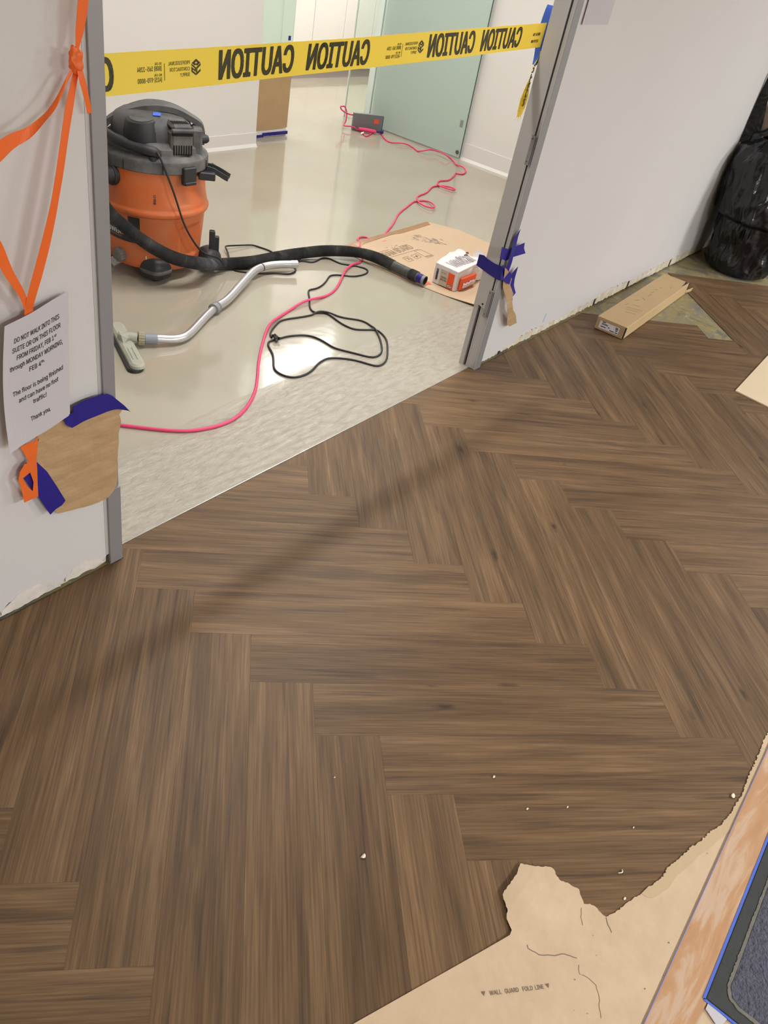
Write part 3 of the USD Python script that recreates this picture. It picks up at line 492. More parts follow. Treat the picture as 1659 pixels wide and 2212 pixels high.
# right jamb: extrusion seen from its inner side
jr = thing('trim_3', 'grey aluminium right jamb of the opening with slots and strike plates', **S)
obj('back_channel', lean(cat(bx(1.810, 1.859, .029, .050, 0, 2.2, .001))), 'aluminium_light', jr)
obj('front_channel', lean(cat(bx(1.812, 1.859, -.0325, .016, 0, 2.2, .0012), bx(1.8095, 1.8128, -.0325, -.0285, 0, 2.2, .0008), bx(1.8095, 1.8128, .0095, .0150, 0, 2.2, .0008))), 'aluminium_light', jr)
obj('front_face', lean(bx(1.8122, 1.8592, -.0336, -.0325, 0, 2.2, .0004)), 'aluminium', jr)
obj('groove_core', lean(bx(1.834, 1.858, .0155, .0295, 0, 2.2)), 'groove', jr, label='dark slot between the two channels')
cp = Polygon([(.050, .272), (.030, .272), (.030, .283), (-.008, .270), (-.012, .30), (-.012, 2.2), (.050, 2.2)])
m = trimesh.creation.extrude_polygon(cp, .006, engine='earcut'); v = m.vertices
obj('cover_plate', lean(trimesh.Trimesh(np.stack([1.8075 + v[:, 2], v[:, 0], v[:, 1]], 1), m.faces, process=False)), 'aluminium_light', jr)
obj('cover_slot', lean(bx(1.8108, 1.8118, -.0175, -.0128, .36, 2.2)), 'groove', jr, label='dark slot beside the cover')
obj('screw', lean(orient(lathe([(0, 0), (.0042, 0), (.0042, .0012), (0, .0016)], 14), (1.8068, .010, .292), (-1, 0, 0))), 'groove', jr)
for z0, z1 in ((.243, .360), (.852, .955)):
    s = thing('strike_plate', None, None, parent=jr)
    obj('plate', lean(bx(1.8068, 1.8088, -.031, -.004, z0, z1, .0006)), 'aluminium', s)
    for y in (-.0285, -.0225): obj('slot', lean(bx(1.8060, 1.8070, y - .0010, y + .0010, z0 + .004, z1 - .004)), 'slot_grey', s)
    for z in (z0 + .012, z1 - .012): obj('screw', lean(orient(lathe([(0, 0), (.0022, 0), (.0022, .0008), (0, .001)], 10), (1.8070, -.010, z), (-1, 0, 0))), 'groove', s)

# ------------------------------------------------------------------ glass at the back
g = thing('glass_door', 'large teal tinted glass door folded against the side wall', 'glass door', (4.844, 2.095, 0))
obj('pane', bx(-.005, .005, 0, .967, .012, 2.35, .0015), 'glass_teal', g)
obj('edge', bx(-.0052, .0052, -.002, .0006, .012, 2.35), 'glass_edge', g, label='dark front edge of the glass')
obj('lock_disc', orient(lathe([(0, 0), (.015, 0), (.015, .006), (.012, .008), (0, .008)], 24), (-.005, .026, .05), (-1, 0, 0)), 'grey_plastic', g)
obj('fitting', bx(-.007, -.005, .03, .058, .235, .285, .001), 'collar_grey', g)
g = thing('glass_panel', 'narrow pale green glass strip with white post beyond the teal door', 'glass panel', (4.84, 3.075, 0))
obj('post', bx(0, .03, 0, .06, .001, 2.6, .003), 'film_white', g); obj('pane', bx(-.002, .010, .06, .27, .002, 2.6, .001), 'glass_pale', g); obj('edge_strip', bx(-.004, .012, .268, .276, .002, 2.6), 'film_white', g)
g = thing('glass_panel', 'frosted green glass panel at the end of the back wall, papered foot', 'glass panel', (3.302, 3.03, 0))
obj('pane', bx(0, .349, 0, .012, .05, 2.6, .001), 'glass_frosted', g); obj('pane', bx(.352, .474, 0, .012, .05, 2.6, .001), 'glass_frosted', g); obj('bottom_rail', bx(0, .474, -.004, .016, .002, .05, .001), 'baseboard', g)
k = thing('kraft_paper', 'brown kraft paper masking the foot of the far frosted glass', 'paper')
obj('sheet', sheet([(3.31, .052), (3.55, .05), (3.779, .058), (3.784, .55), (3.31, .55)], bulged(3.0255, .003, 7, 4), .0006, .03), 'kraft_far', k)
obj('masking_tape', cat(bx(3.52, 3.785, 3.018, 3.0252, .012, .034), bx(3.35, 3.53, 3.020, 3.0252, .006, .022)), 'blue_tape', k, label='dark blue tape along the bottom')
t = obj('masking_tape', bx(3.722, 3.746, 3.0285, 3.0297, .640, .668), 'blue_tape', label='tiny blue tape bit on the far frosted glass', category='tape')

# ------------------------------------------------------------------ shop vacuum (local -y faces the opening, +x to the right)
vac = thing('shop_vacuum', 'large orange and grey wet dry vacuum on casters', 'vacuum cleaner', (1.321, 1.51, .001), math.degrees(math.atan2(-.62, .786)))
def vp(r, phi, z): a = math.radians(phi); return np.array([r * math.sin(a), -r * math.cos(a), z])
def sst(x, a, b): t = np.clip((x - a) / (b - a), 0, 1); return t * t * (3 - 2 * t)
def drum_r(R, T, Zz):
    ph = np.degrees(np.arctan2(np.cos(T), -np.sin(T)))           # 0 faces the camera, positive to the right
    sh = sst(ph, 8, 30) * (1 - sst(ph, 82, 100)) * sst(Zz, .335, .40) * (1 - .35 * sst(Zz, .44, .48)) * (R > .1); R = R - .024 * sh
    rc = sst(ph, 30, 32.5) * (1 - sst(ph, 60, 62.5)) * sst(Zz, .105, .112) * (1 - sst(Zz, .248, .256)) * (R > .19); return R - .008 * rc
prof = [(0, .05), (.185, .05), (.200, .055), (.205, .068)] + [(.206 + (.228 - .206) * t, .075 + (.292 - .075) * t) for t in np.linspace(0, 1, 28)] + [(.233, .296), (.240, .299), (.2435, .306), (.2435, .316), (.240, .322), (.2365, .327)] + [(.2355 - .008 * t, .332 + .15 * t) for t in np.linspace(0, 1, 18)]
obj('drum', lathe(prof, 144, drum_r), 'orange_plastic', vac, smooth=35, label='orange drum')
obj('lid_rim', lathe([(.20, .480), (.2335, .480), (.2365, .484), (.2365, .520), (.2335, .528), (.224, .534), (.215, .540), (.205, .543), (.0, .548)], 96), 'dusty_plastic', vac, smooth=35, label='dusty grey lid rim')
for phi in range(-170, 180, 20):
    a = math.radians(phi); pt = vp(.2368, phi, .502); obj('rim_rib', orient(bx(-.017, .017, -.0025, .0, -.0035, .003), pt, (math.sin(a), -math.cos(a), 0)), 'black_plastic', vac) if phi in (-30, 10, 70, -70) else None
skirt = lathe([(.198, .543), (.196, .565), (.180, .578), (.172, .584), (0, .584)], 72, lambda R, T, Zz: R * (1 + .03 * np.cos(2 * T)))
obj('head_skirt', skirt, 'dusty_plastic', vac, smooth=30, label='dusty lower head')
dome = lathe([(.168, .575), (.170, .60), (.166, .625), (.154, .650), (.128, .667), (.085, .679), (.04, .6845), (0, .6855)], 72, lambda R, T, Zz: R * (1 - .10 * sst(-np.sin(T), .2, .9)))
obj('motor_head', dome, 'grey_plastic', vac, smooth=40, label='grey domed motor head')
obj('filter_cap', cat(*[orient(lathe([(.085, -.075), (.078, -.02), (.064, .014), (.061, .019), (.053, .022), (.03, .0235), (0, .024)], 40), (-.042, -.095, .640), (-.10, -.12, 1))]), 'black_plastic', vac, smooth=35, label='round black cap on the head')
obj('cap_disc', orient(lathe([(.050, .0232), (.048, .0252), (.0, .0262)], 40), (-.042, -.095, .640), (-.10, -.12, 1)), 'grey_plastic', vac, smooth=35)
# carrying arch across the head
p, u = spline([(-.205, -.005, .560), (-.196, 0, .592), (-.165, .005, .622), (-.10, .008, .660), (-.03, .004, .686), (.03, .0, .694), (.10, .0, .686), (.16, .0, .662), (.200, -.004, .638), (.207, -.01, .600), (.205, -.015, .545)], .012)
arch = ribbon(p[::3], [.050, .056, .075, .105, .12, .105, .075, .060, .055, .055], (0, 1, 0), .022, .01)
obj('carry_handle', arch, 'grey_plastic', vac, smooth=50, label='arched grey carrying handle')
def bxr(x0, x1, y0, y1, z0, z1, b, o, deg):
    m = bx(x0, x1, y0, y1, z0, z1, b); m.apply_transform(trimesh.transformations.rotation_matrix(math.radians(deg), [0, 0, 1])); m.apply_translation(o); return m
mh = (.108, -.128, 0)
obj('motor_housing', cat(bxr(-.048, .048, -.036, .06, .545, .640, .010, mh, 20), bxr(-.044, .046, -.030, .06, .640, .668, .012, mh, 20)), 'dusty_plastic', vac, label='motor block on the right of the head')
obj('housing_brow', bxr(-.050, .050, -.046, -.028, .636, .652, .005, mh, 20), 'grey_plastic', vac)
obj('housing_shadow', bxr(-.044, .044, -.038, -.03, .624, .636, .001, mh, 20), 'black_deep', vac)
for i in range(8): obj('vent_slot', bxr(-.040 + .0108 * i, -.034 + .0108 * i, -.0385, -.030, .549, .588, .001, mh, 20), 'black_deep', vac)
for i in range(9): obj('top_slot', bxr(-.034 + .0078 * i, -.0305 + .0078 * i, -.022, .016, .6685, .6705, .0005, mh, 20), 'black_deep', vac)
p, u = spline([(-.200, .010, .602), (-.205, -.06, .600), (-.172, -.128, .588), (-.115, -.178, .577), (-.05, -.205, .570), (.004, -.213, .563), (.022, -.200, .548)], .012)
rr = np.interp(u / u[-1], [0, .7, .85, .95, 1], [.0175, .0175, .021, .020, .014])
obj('cord_wrap', tube(p, rr, 18), 'black_plastic', vac, smooth=40, label='thick black loop at the front of the head')
obj('cord_knob', cat(lathe([(0, .505), (.013, .508), (.017, .520), (.016, .545), (0, .552)], 20)).apply_translation([.0, -.216, 0]), 'black_plastic', vac, smooth=30)
obj('tool_rod', tube(np.array([(.135, -.06, .588), (.18, -.056, .592), (.222, -.052, .598), (.232, -.05, .599)]), [.022, .020, .018, .012], 18), 'black_plastic', vac, smooth=40)
obj('rod_bracket', bx(.160, .205, -.09, .01, .50, .640, .008), 'dusty_plastic', vac)
for phi in (38, -142):
    a = math.radians(phi); lt = thing('lid_latch', None, None, vp(.238, phi, 0), phi, parent=vac)
    obj('latch_plate', bx(-.034, .034, -.012, .012, .440, .512, .004), 'black_plastic', lt); obj('latch_lip', bx(-.030, .030, -.017, -.004, .440, .454, .003), 'black_plastic', lt)
# tool hooks on the right
hk = thing('tool_hook', None, None, parent=vac)
obj('hook_base', bx(.190, .262, -.125, -.03, .445, .478, .004), 'black_plastic', hk)
for y, dx in ((-.095, .0), (-.045, .012)):
    p, _ = spline([(.225, y, .488), (.270 + dx, y + .006, .474), (.312 + dx, y + .012, .452), (.318 + dx, y + .024, .446), (.300 + dx, y + .034, .452), (.245, y + .036, .484)], .006)
    obj('hook_loop', ribbon(p[::2], .020, (.3, 0, 1), .007, .006), 'black_plastic', hk)
# casters
def caster(phi, r, s=1.0):
    c = thing('caster', None, None, vp(r, phi, 0), phi, parent=vac)
    h = lathe([(.058, .022), (.066, .030), (.068, .055), (.064, .078), (.052, .098), (.032, .110), (.0, .114)], 40, lambda R, T, Zz: R * s * (1 - .12 * np.abs(np.sin(2 * T)) ** 2)); h.apply_scale([1.02, .86, 1.0])
    obj('housing', h, 'black_plastic', c, smooth=40, label='dusty black caster housing')
    obj('rim_band', lathe([(.0665 * s, .046), (.0705 * s, .052), (.0705 * s, .058), (.0665 * s, .064)], 40, lambda R, T, Zz: R * (1 - .12 * np.abs(np.sin(2 * T)) ** 2)).apply_scale([1.02, .86, 1]), 'dusty_plastic', c, smooth=40)
    w = lathe([(0, -.016), (.022, -.016), (.026, -.012), (.026, .012), (.022, .016), (0, .016)], 28)
    obj('wheel', orient(w, (0, 0, .026), (1, .2, 0)), 'black_deep', c, smooth=30)
    return c
caster(2, .192); c2 = caster(86, .250, 1.05); caster(180, .22); caster(-92, .24)
pst = thing('tool_post', None, None, parent=vac)
obj('socket', bx(.250, .276, -.04, -.016, .09, .195, .003), 'black_plastic', pst); obj('socket', bx(.270, .296, -.034, -.01, .09, .168, .003), 'black_plastic', pst); obj('socket_hole', bx(.2545, .2715, -.036, -.020, .1945, .1956), 'black_deep', pst)
# drain cap, blower port, label
a = math.radians(-43)
dk = lathe([(.0, -.02), (.030, -.02), (.030, .004), (.026, .012), (.010, .014), (0, .014)], 48, lambda R, T, Zz: R * (1 + .07 * np.sign(np.cos(6 * T)) * (Zz > -.01)))
obj('drain_cap', orient(dk, vp(.222, -43, .098), (math.sin(a), -math.cos(a), -.05)), 'dusty_plastic', vac, smooth=25, label='ribbed drain cap')
a = math.radians(-52)
pt = lathe([(.0, -.03), (.043, -.03), (.043, .006), (.040, .010), (.036, .010), (.034, .02), (.034, .085), (.030, .085), (.030, .03), (0, .03)], 40)
obj('blower_port', orient(pt, vp(.232, -46, .442), (math.sin(a), -math.cos(a), .05)), 'black_plastic', vac, smooth=30, label='black port near the left edge of the drum')
def patch(phi0, phi1, zf0, zf1, off, n=24, m=4):
    ph = np.linspace(phi0, phi1, n); t = np.linspace(0, 1, m); v = []
    for layer in (off, -.002):
        for a_ in ph:
            for q in t:
                z = zf0(a_) + (zf1(a_) - zf0(a_)) * q; r = .206 + (.228 - .206) * (z - .075) / .217; v.append(vp(r + layer, a_, z))
    f = []; N = n * m
    for i in range(n - 1):
        for k in range(m - 1):
            x = i * m + k; f += [[x, x + m, x + m + 1], [x, x + m + 1, x + 1]]; f += [[N + x, N + x + m + 1, N + x + m], [N + x, N + x + 1, N + x + m + 1]]
    ring = [i * m for i in range(n)] + [(n - 1) * m + k for k in range(1, m)] + [i * m + m - 1 for i in range(n - 2, -1, -1)] + [k for k in range(m - 2, 0, -1)]
    for x, y in zip(ring, ring[1:] + ring[:1]): f += [[x, x + N, y + N], [x, y + N, y]]
    return trimesh.Trimesh(v, f, process=False)
lb = thing('drum_label', None, None, parent=vac)
obj('band', patch(-80, -6, lambda a_: .170 + .0 * a_, lambda a_: .232 - .058 * sst(a_, -30, -6), .0012), 'black_plastic', lb)
obj('square', patch(-28, -15, lambda a_: .236, lambda a_: .288, .0012, 8), 'black_plastic', lb)
obj('orange_arrow', patch(-37.5, -32, lambda a_: .196 + .0012 * (a_ + 37.5), lambda a_: .216 - .0012 * (a_ + 37.5), .0018, 8), 'bag_orange', lb)
obj('pale_stripe', patch(-70, -38, lambda a_: .186, lambda a_: .1885, .0018, 14, 2), 'orange_plastic', lb)
def on_drum(Q):
    out = []
    for x, y, z in Q:
        r = .206 + (.228 - .206) * (z - .075) / .217; out.append(vp(r + .0016 + y, math.degrees(x / .218), z))
    return np.array(out)
obj('lettering', words('BLOWER', (-.262, 0, .196), (1, 0, 0), (0, 0, 1), .020, .116, warp=on_drum, depth=.0008), 'label_white', lb, label='white letters BLOWER on the dark band')
obj('embossed_mark', cat(*[words(s, (-.0158, 0, z), (1, 0, 0), (0, 0, 1), .010, .010, depth=.0006, warp=lambda Q: np.array([vp(.2352 - .05 * (z_ - .332) + .0012 + y, math.degrees(x / .232) + 4, z_) for x, y, z_ in Q])) for s, z in (('C', .385), ('8', .370), ('B', .358))]), 'black_plastic', vac)
bt = thing('tape_bit', None, None, parent=vac)
obj('tape', sheet([(-.016, -.014), (.015, -.012), (.017, .010), (.002, .016), (-.015, .011)], lambda q: (np.stack([.018 + q[:, 0], -.085 + q[:, 1], .6795 + .25 * q[:, 1]], 1), np.tile([0, -.25, .97], (len(q), 1))), .0008, .008), 'bright_blue_tape', bt, label='scrap of blue tape on the lid')
obj('dust_streak', patch(-10, -8.8, lambda a_: .1, lambda a_: .118, .0008, 4, 2), 'label_white', vac)
# mains cord: from the head down the drum and across the floor in loops
def loc_vac(W_): q = np.asarray(W_) - [1.321, 1.51, .001]; return np.stack([q @ [.786, -.618, 0], q @ [.618, .786, 0], q[:, 2]], 1)
hang = np.vstack([[(.004, -.205, .545), (.014, -.226, .566), (.026, -.243, .556), (.054, -.250, .494), (.092, -.246, .392), (.122, -.240, .301), (.160, -.221, .222), (.206, -.190, .155), (.250, -.138, .118), (.292, -.094, .09), (.325, -.06, .045)]])
def cord(pts, r, mesh_step=.008, sides=10):
    q, _ = spline(pts, mesh_step); return tube(q, r, sides)
b1 = loc_vac(P('BLK1')); b2 = loc_vac(P('BLK2')); b3 = loc_vac(P('BLK3'))
cordpath = np.vstack([hang, b1[:2] * [1, 1, 1] + [0, 0, .001], b1[2:], ])
obj('power_cord', cord(cordpath, .0042), 'black_cord', vac, smooth=60, label='black mains cord looped over the beige floor')
mid = loc_vac(np.array([(1.93, 1.30, .005), (1.86, 1.27, .005), (1.74, 1.29, .005), (1.63, 1.285, .005)]))
obj('power_cord', cord(np.vstack([b1[-1:], mid, b2]), .0042), 'black_cord', vac, smooth=60)
q, u = spline(np.vstack([b2[-1:], loc_vac(np.array([(1.94, 1.185, .005)])), b3]), .008)
# where a strand crosses another it rides over it
lift = np.zeros(len(q)); flat = q[:, :2]
for i in range(len(q)):
    d = np.linalg.norm(flat - flat[i], axis=1); d[max(0, i - 10):i + 11] = 9
    j = np.argmin(d)
    if d[j] < .02 and i > j: lift[i] = max(lift[i], .0085 * (1 - (d[j] / .02) ** 2))
q[:, 2] += np.convolve(np.pad(lift, 3, mode='edge'), np.ones(7) / 7, 'valid') * 1.1
obj('power_cord', tube(q, .0042, 10), 'black_cord', vac, smooth=60)
pk = loc_vac(np.array([(1.262, .655, .012), (1.258, .628, .014)])); r_ = np.random.default_rng(5)
obj('cord_plug', cat(*[tube(np.array([pk[0] + r_.uniform(-.012, .012, 3) * [1, 1, .3], (pk[0] + pk[1]) / 2 + r_.uniform(-.012, .012, 3) * [1, 1, .3] + [0, 0, .006], pk[1] + r_.uniform(-.016, .016, 3) * [1, 1, .4]]), .0042, 8) for _ in range(7)]), 'black_cord', vac, smooth=50, label='bunched black cord ends')

# ------------------------------------------------------------------ ribbed hose
hp = P('HOSE'); hp[:, 2] += .002
q, u = spline(hp, .00092); L_ = u[-1]
rib = .0268 + .0024 * np.sin(2 * np.pi * u / .0037); end = L_ - u
cuff = (end < .215) & (end > .098); rr = np.where(cuff, .0262, rib); rr = np.where(end < .042, .0228, np.where(end < .05, .0228 + (end - .042) * .5, rr))
hs = thing('vacuum_hose', 'black ribbed vacuum hose lying from the vacuum to the cardboard', 'hose')
main = end > .042
obj('ribbed_tube', tube(q[main], rr[main], 22, True), 'hose_black', hs, smooth=70)
tip = q[~main]; n_ = len(tip)
obj('nozzle_ring', tube(tip, np.full(n_, .0236), 28, False), 'cuff_grey', hs, smooth=40, label='grey and blue taped collar')
k_ = n_ // 2
obj('tape_wrap', tube(tip[:k_ + 6], np.full(k_ + 6, .0240), 28, False), 'blue_tape', hs, smooth=40)
dirv = (q[-1] - q[-8]); dirv /= np.linalg.norm(dirv)
obj('tip_lip', orient(lathe([(.0195, -.012), (.0195, .0005), (.0236, .0005), (.0236, -.002)], 32), q[-1], dirv), 'hose_black', hs, smooth=30)
obj('bore', orient(lathe([(.0197, 0), (0, 0)], 24), q[-1] - dirv * .010, dirv), 'black_deep', hs)

# ------------------------------------------------------------------ metal wand with floor nozzle
wd = thing('vacuum_wand', 'bent silver vacuum wand with a grey floor brush lying on the beige floor', 'vacuum wand')
wp = P('WAND2'); wp[:, 2] += .001
q, u = spline(wp, .008); T_ = u / u[-1]
ic = int(np.argmin(np.linalg.norm(q[:, :2] - [1.206, .962], axis=1)))
obj('upper_tube', tube(q[:ic], .0185, 28), 'wand_metal', wd, smooth=50)
obj('tube_lip', tube(q[:5], .0195, 28), 'wand_metal', wd, smooth=40)
iw = int(np.argmin(np.linalg.norm(q[:, :2] - [1.696, 1.166], axis=1))); obj('tube_seam', tube(q[iw:iw + 2], .0188, 28, False), 'grey_plastic', wd, smooth=40)
obj('lower_tube', tube(q[ic:], .0168, 28), 'wand_metal', wd, smooth=50)
obj('locking_collar', cat(tube(q[ic - 2:ic + 2], .0245, 28), tube(q[ic - 4:ic - 2], .0215, 28)), 'collar_grey', wd, smooth=30, label='grey locking collar')
e = P('NOZ'); d1 = e[1] - e[0]
obj('cuff', tube(np.linspace(e[0] - d1 * .05, e[1], 6), .0205, 28), 'cuff_grey', wd, smooth=40)
rb = lathe([(0, -.012), (.0255, -.012), (.0265, -.009), (.0265, .009), (.0255, .012), (0, .012)], 96, lambda R, T, Zz: R * (1 + .03 * np.sign(np.sin(16 * T)) * (R > .02)))
obj('ridged_ring', orient(rb, (e[1] + e[2]) / 2, e[2] - e[1]), 'olive_plastic', wd, smooth=20, label='ridged olive ring')
obj('neck', tube(np.array([e[2], e[3] + [0, 0, .002], (.708, .936, .030)]), [.019, .018, .022], 24), 'nozzle_plastic', wd, smooth=40)
a0, a1 = np.array([.782, 1.075]), np.array([.630, .728]); ax = (a1 - a0) / np.linalg.norm(a1 - a0); nn = np.array([-ax[1], ax[0]]) * -1   # nn looks back to the hall's left
Ln = np.linalg.norm(a1 - a0)
def bar(half, z0, z1, shrink, off=0):
    t = np.linspace(0, np.pi, 10); r = half; c0, c1 = a0 + ax * (r + shrink), a1 - ax * (r + shrink)
    pts = [c1 + r * (np.cos(x - np.pi / 2) * ax + np.sin(x - np.pi / 2) * np.array([-ax[1], ax[0]])) for x in t] + [c0 + r * (np.cos(x + np.pi / 2) * ax + np.sin(x + np.pi / 2) * np.array([-ax[1], ax[0]])) for x in t]
    return [(p_[0] + off * nn[0], p_[1] + off * nn[1]) for p_ in pts], z0, z1
o1, z0, z1 = bar(.030, .012, .030, 0)
obj('brush_strip', hull([(x, y, .0015) for x, y in bar(.030, 0, 0, -.004, .011)[0]] + [(x, y, .013) for x, y in bar(.030, 0, 0, -.002, .007)[0]]), 'black_plastic', wd, label='black bristle strip')
obj('nozzle_body', hull([(x, y, .013) for x, y in bar(.029, 0, 0, .002)[0]] + [(x, y, .023) for x, y in bar(.027, 0, 0, .004)[0]] + [(x, y, .030) for x, y in bar(.018, 0, 0, .012)[0]]), 'nozzle_plastic', wd, label='grey green floor nozzle')
obj('nozzle_hump', hull([(.720, .972, .024), (.690, .900, .024), (.735, .950, .045), (.715, .905, .045), (.712, .958, .052), (.698, .925, .052), (.745, .93, .03), (.70, .955, .045)]), 'nozzle_plastic', wd)
rl_ = cat(*[tube(np.array([np.r_[a0 + ax * s0 + nn * y, .0305], np.r_[a0 + ax * (s0 + .09) + nn * y, .0305]]), .0022, 8) for s0, y in ((.235, -.008), (.235, .008))])
obj('top_rib', rl_, 'nozzle_plastic', wd)

# ------------------------------------------------------------------ pink extension cord
pc = thing('extension_cord', 'bright pink extension cord running from the left jamb to the grey box', 'extension cord')
p1 = P('PINK1'); p1[:, 2] = .0068
def dip(c, r, amp): return amp * np.exp(-((p1[:, 0] - c[0]) ** 2 + (p1[:, 1] - c[1]) ** 2) / r ** 2)
p1[:, 2] += dip((1.32, .74), .06, .009) + dip((1.645, .81), .05, .009) + dip((2.09, .96), .04, .009) + dip((2.20, 1.01), .05, .008)
p1 = np.vstack([[(.02, .83, .0068), (.22, .66, .0068)], p1])
obj('cord', cord(p1, .0058, .01, 12), 'pink_cord', pc, smooth=60)
p2 = P('PINK2'); p2 = np.vstack([[(2.30, 1.035, .0066), (2.42, 1.12, .0066), (2.47, 1.18, .0066)], p2, [(2.64, 1.17, .0066), (2.70, 1.17, .0066)], P('PINK3')]); p2[:, 2] = np.maximum(p2[:, 2], .0066)
q, u = spline(p2, .01); q[:, 2] = np.clip(q[:, 2], .0066, .16)
obj('cord', tube(q, .0055, 12), 'pink_cord', pc, smooth=60)
obj('connector', tube(np.array([(4.535, 2.925, .03), (4.60, 2.88, .026), (4.652, 2.842, .022), (4.662, 2.836, .021)]), [.012, .015, .014, .008], 14), 'pink_cord', pc, smooth=40, label='thick pink connector')
obj('plug', cat(tube(np.array([(4.664, 2.834, .022), (4.69, 2.82, .024)]), .006, 10), bx(4.69, 4.715, 2.795, 2.82, .012, .036, .004)), 'blue_plastic', pc, label='dark blue plug')
obj('tag', cat(*[tube(np.array([(4.49 + .018 * i, 2.86 + .012 * i, .008), (4.505 + .018 * i, 2.852 + .01 * i, .016), (4.515 + .018 * i, 2.862 + .012 * i, .008)]), .005, 8) for i in range(3)]), 'white_plastic', pc, label='white tag near the box')

# ------------------------------------------------------------------ grey box with sticker
gb = thing('metal_box', 'flat grey box with an orange sticker standing by the teal glass', 'box', (4.529, 2.984, .001), math.degrees(math.atan2(-.133, .225)))
obj('body', bx(0, .262, 0, .034, 0, .132, .002), 'box_metal', gb); obj('top_edge', bx(.001, .261, .001, .033, .132, .1345, .001), 'box_metal_top', gb); obj('end_cap', bx(.262, .266, .001, .033, .004, .130, .001), 'groove', gb)
st = obj('sticker', bx(.182, .226, -.0012, .0001, .068, .102), 'sticker_orange', gb, label='orange sticker')
obj('sticker_print', cat(bx(.186, .220, -.0018, -.001, .086, .093), bx(.186, .214, -.0018, -.001, .074, .081)), 'red_mark', gb)

# ------------------------------------------------------------------ cardboard floor protection with print and tape
cb = thing('cardboard_sheet', 'printed tan cardboard sheet on the beige floor under hose and bag', 'cardboard')
def on_card(off=0.0):
    def f(Q):
        x, y = Q[:, 0], Q[:, 1]
        z = .0045 + off + .012 * np.exp(-((x - 2.45) ** 2 + (y - .30) ** 2) / .16 ** 2) + .004 * np.exp(-((x - 3.2) ** 2 + (y - 1.24) ** 2) / .12 ** 2)
        z = z + .010 * np.exp(-((y - 1.19) / .05) ** 2) * (sst(x, 2.44, 2.52) * (1 - sst(x, 2.80, 2.90)))
        return np.stack([x, y, z], 1), np.tile([0, 0, 1.0], (len(Q), 1))
    return f
out = [(2.325, 1.232), (2.329, 1.04), (2.333, .79), (2.354, .64), (2.368, .516), (2.398, .36), (2.42, .29), (3.31, .27), (3.325, .85), (3.33, 1.08), (3.235, 1.257), (2.90, 1.252), (2.45, 1.236)]
obj('board', sheet(out, on_card(), .0030, .03), 'cardboard', cb)
obj('brown_tape', sheet([(2.325, 1.186), (2.463, 1.180), (2.80, 1.205), (3.206, 1.213), (3.235, 1.257), (2.90, 1.253), (2.45, 1.237), (2.325, 1.233)], on_card(.0012), .0010, .03), 'brown_tape', cb, label='strip of brown tape along the back edge')
zc = .0051
pr = [words('RAM BOARD', (2.512, 1.008, zc), (1, .035, 0), (0, 1, 0), .052, .262, depth=.0006)]
for y0, y1, x0, x1 in ((1.072, 1.076, 2.508, 2.60), (1.072, 1.076, 2.69, 2.778), (.992, .995, 2.515, 2.778)): pr.append(bx(x0, x1, y0, y1, zc - .0003, zc + .0003))
def stroke(line, w): return fill(LineString(line).buffer(w), (0, 0, zc), (1, 0, 0), (0, 1, 0), .0006)
spi = lambda cx, cy, s: [(cx + s * (.028 - .0018 * i) * math.cos(i * .5), cy + (.028 - .0018 * i) * math.sin(i * .5)) for i in range(13)]
pr += [stroke(spi(2.618, 1.108, 1), .0016), stroke(spi(2.690, 1.098, -1), .0016), stroke([(2.640, 1.085), (2.653, 1.060), (2.668, 1.083)], .0016)]
for c4 in ([(2.733, .992), (2.788, .983), (2.785, .885), (2.72, .882)], [(2.651, .951), (2.709, .958), (2.698, .91), (2.641, .903)], [(2.576, .954), (2.625, .955), (2.611, .901), (2.562, .9)]): pr.append(stroke(c4 + c4[:1], .0014))
pr += [stroke([(2.735, .90), (2.775, .895)], .006), stroke([(2.665, .915), (2.69, .945)], .003), stroke([(2.655, .93), (2.69, .93)], .003), stroke([(2.585, .915), (2.61, .945)], .002), stroke([(2.61, .915), (2.585, .945)], .002)]
obj('print', cat(*pr), 'ink_faint', cb, label='faded lettering RAM BOARD and icons')
r_ = np.random.default_rng(11); bl = []
for i in range(46):
    t = r_.uniform(0, 1); c = np.array([2.90, 1.13]) * (1 - t) + np.array([3.03, .985]) * t + r_.normal(0, .022, 2) * [1, 1.1]; s = r_.uniform(.004, .019) * (1 - abs(t - .5)); th = r_.uniform(0, 6.28, 9); th.sort()
    bl.append(Polygon([(c[0] + s * r_.uniform(.5, 1.4) * math.cos(x), c[1] + s * 1.5 * r_.uniform(.5, 1.3) * math.sin(x)) for x in th]).buffer(0))
sm = shapely.union_all(bl)
obj('smudge', fill(sm, (0, 0, zc - .0004), (1, 0, 0), (0, 1, 0), .0006), 'stain', cb, label='dark smudge')
obj('red_stroke', fill(Polygon([(2.372, .655), (2.418, .640), (2.435, .672), (2.40, .68)]), (0, 0, zc + .0006), (1, 0, 0), (0, 1, 0), .0006), 'red_mark', cb)

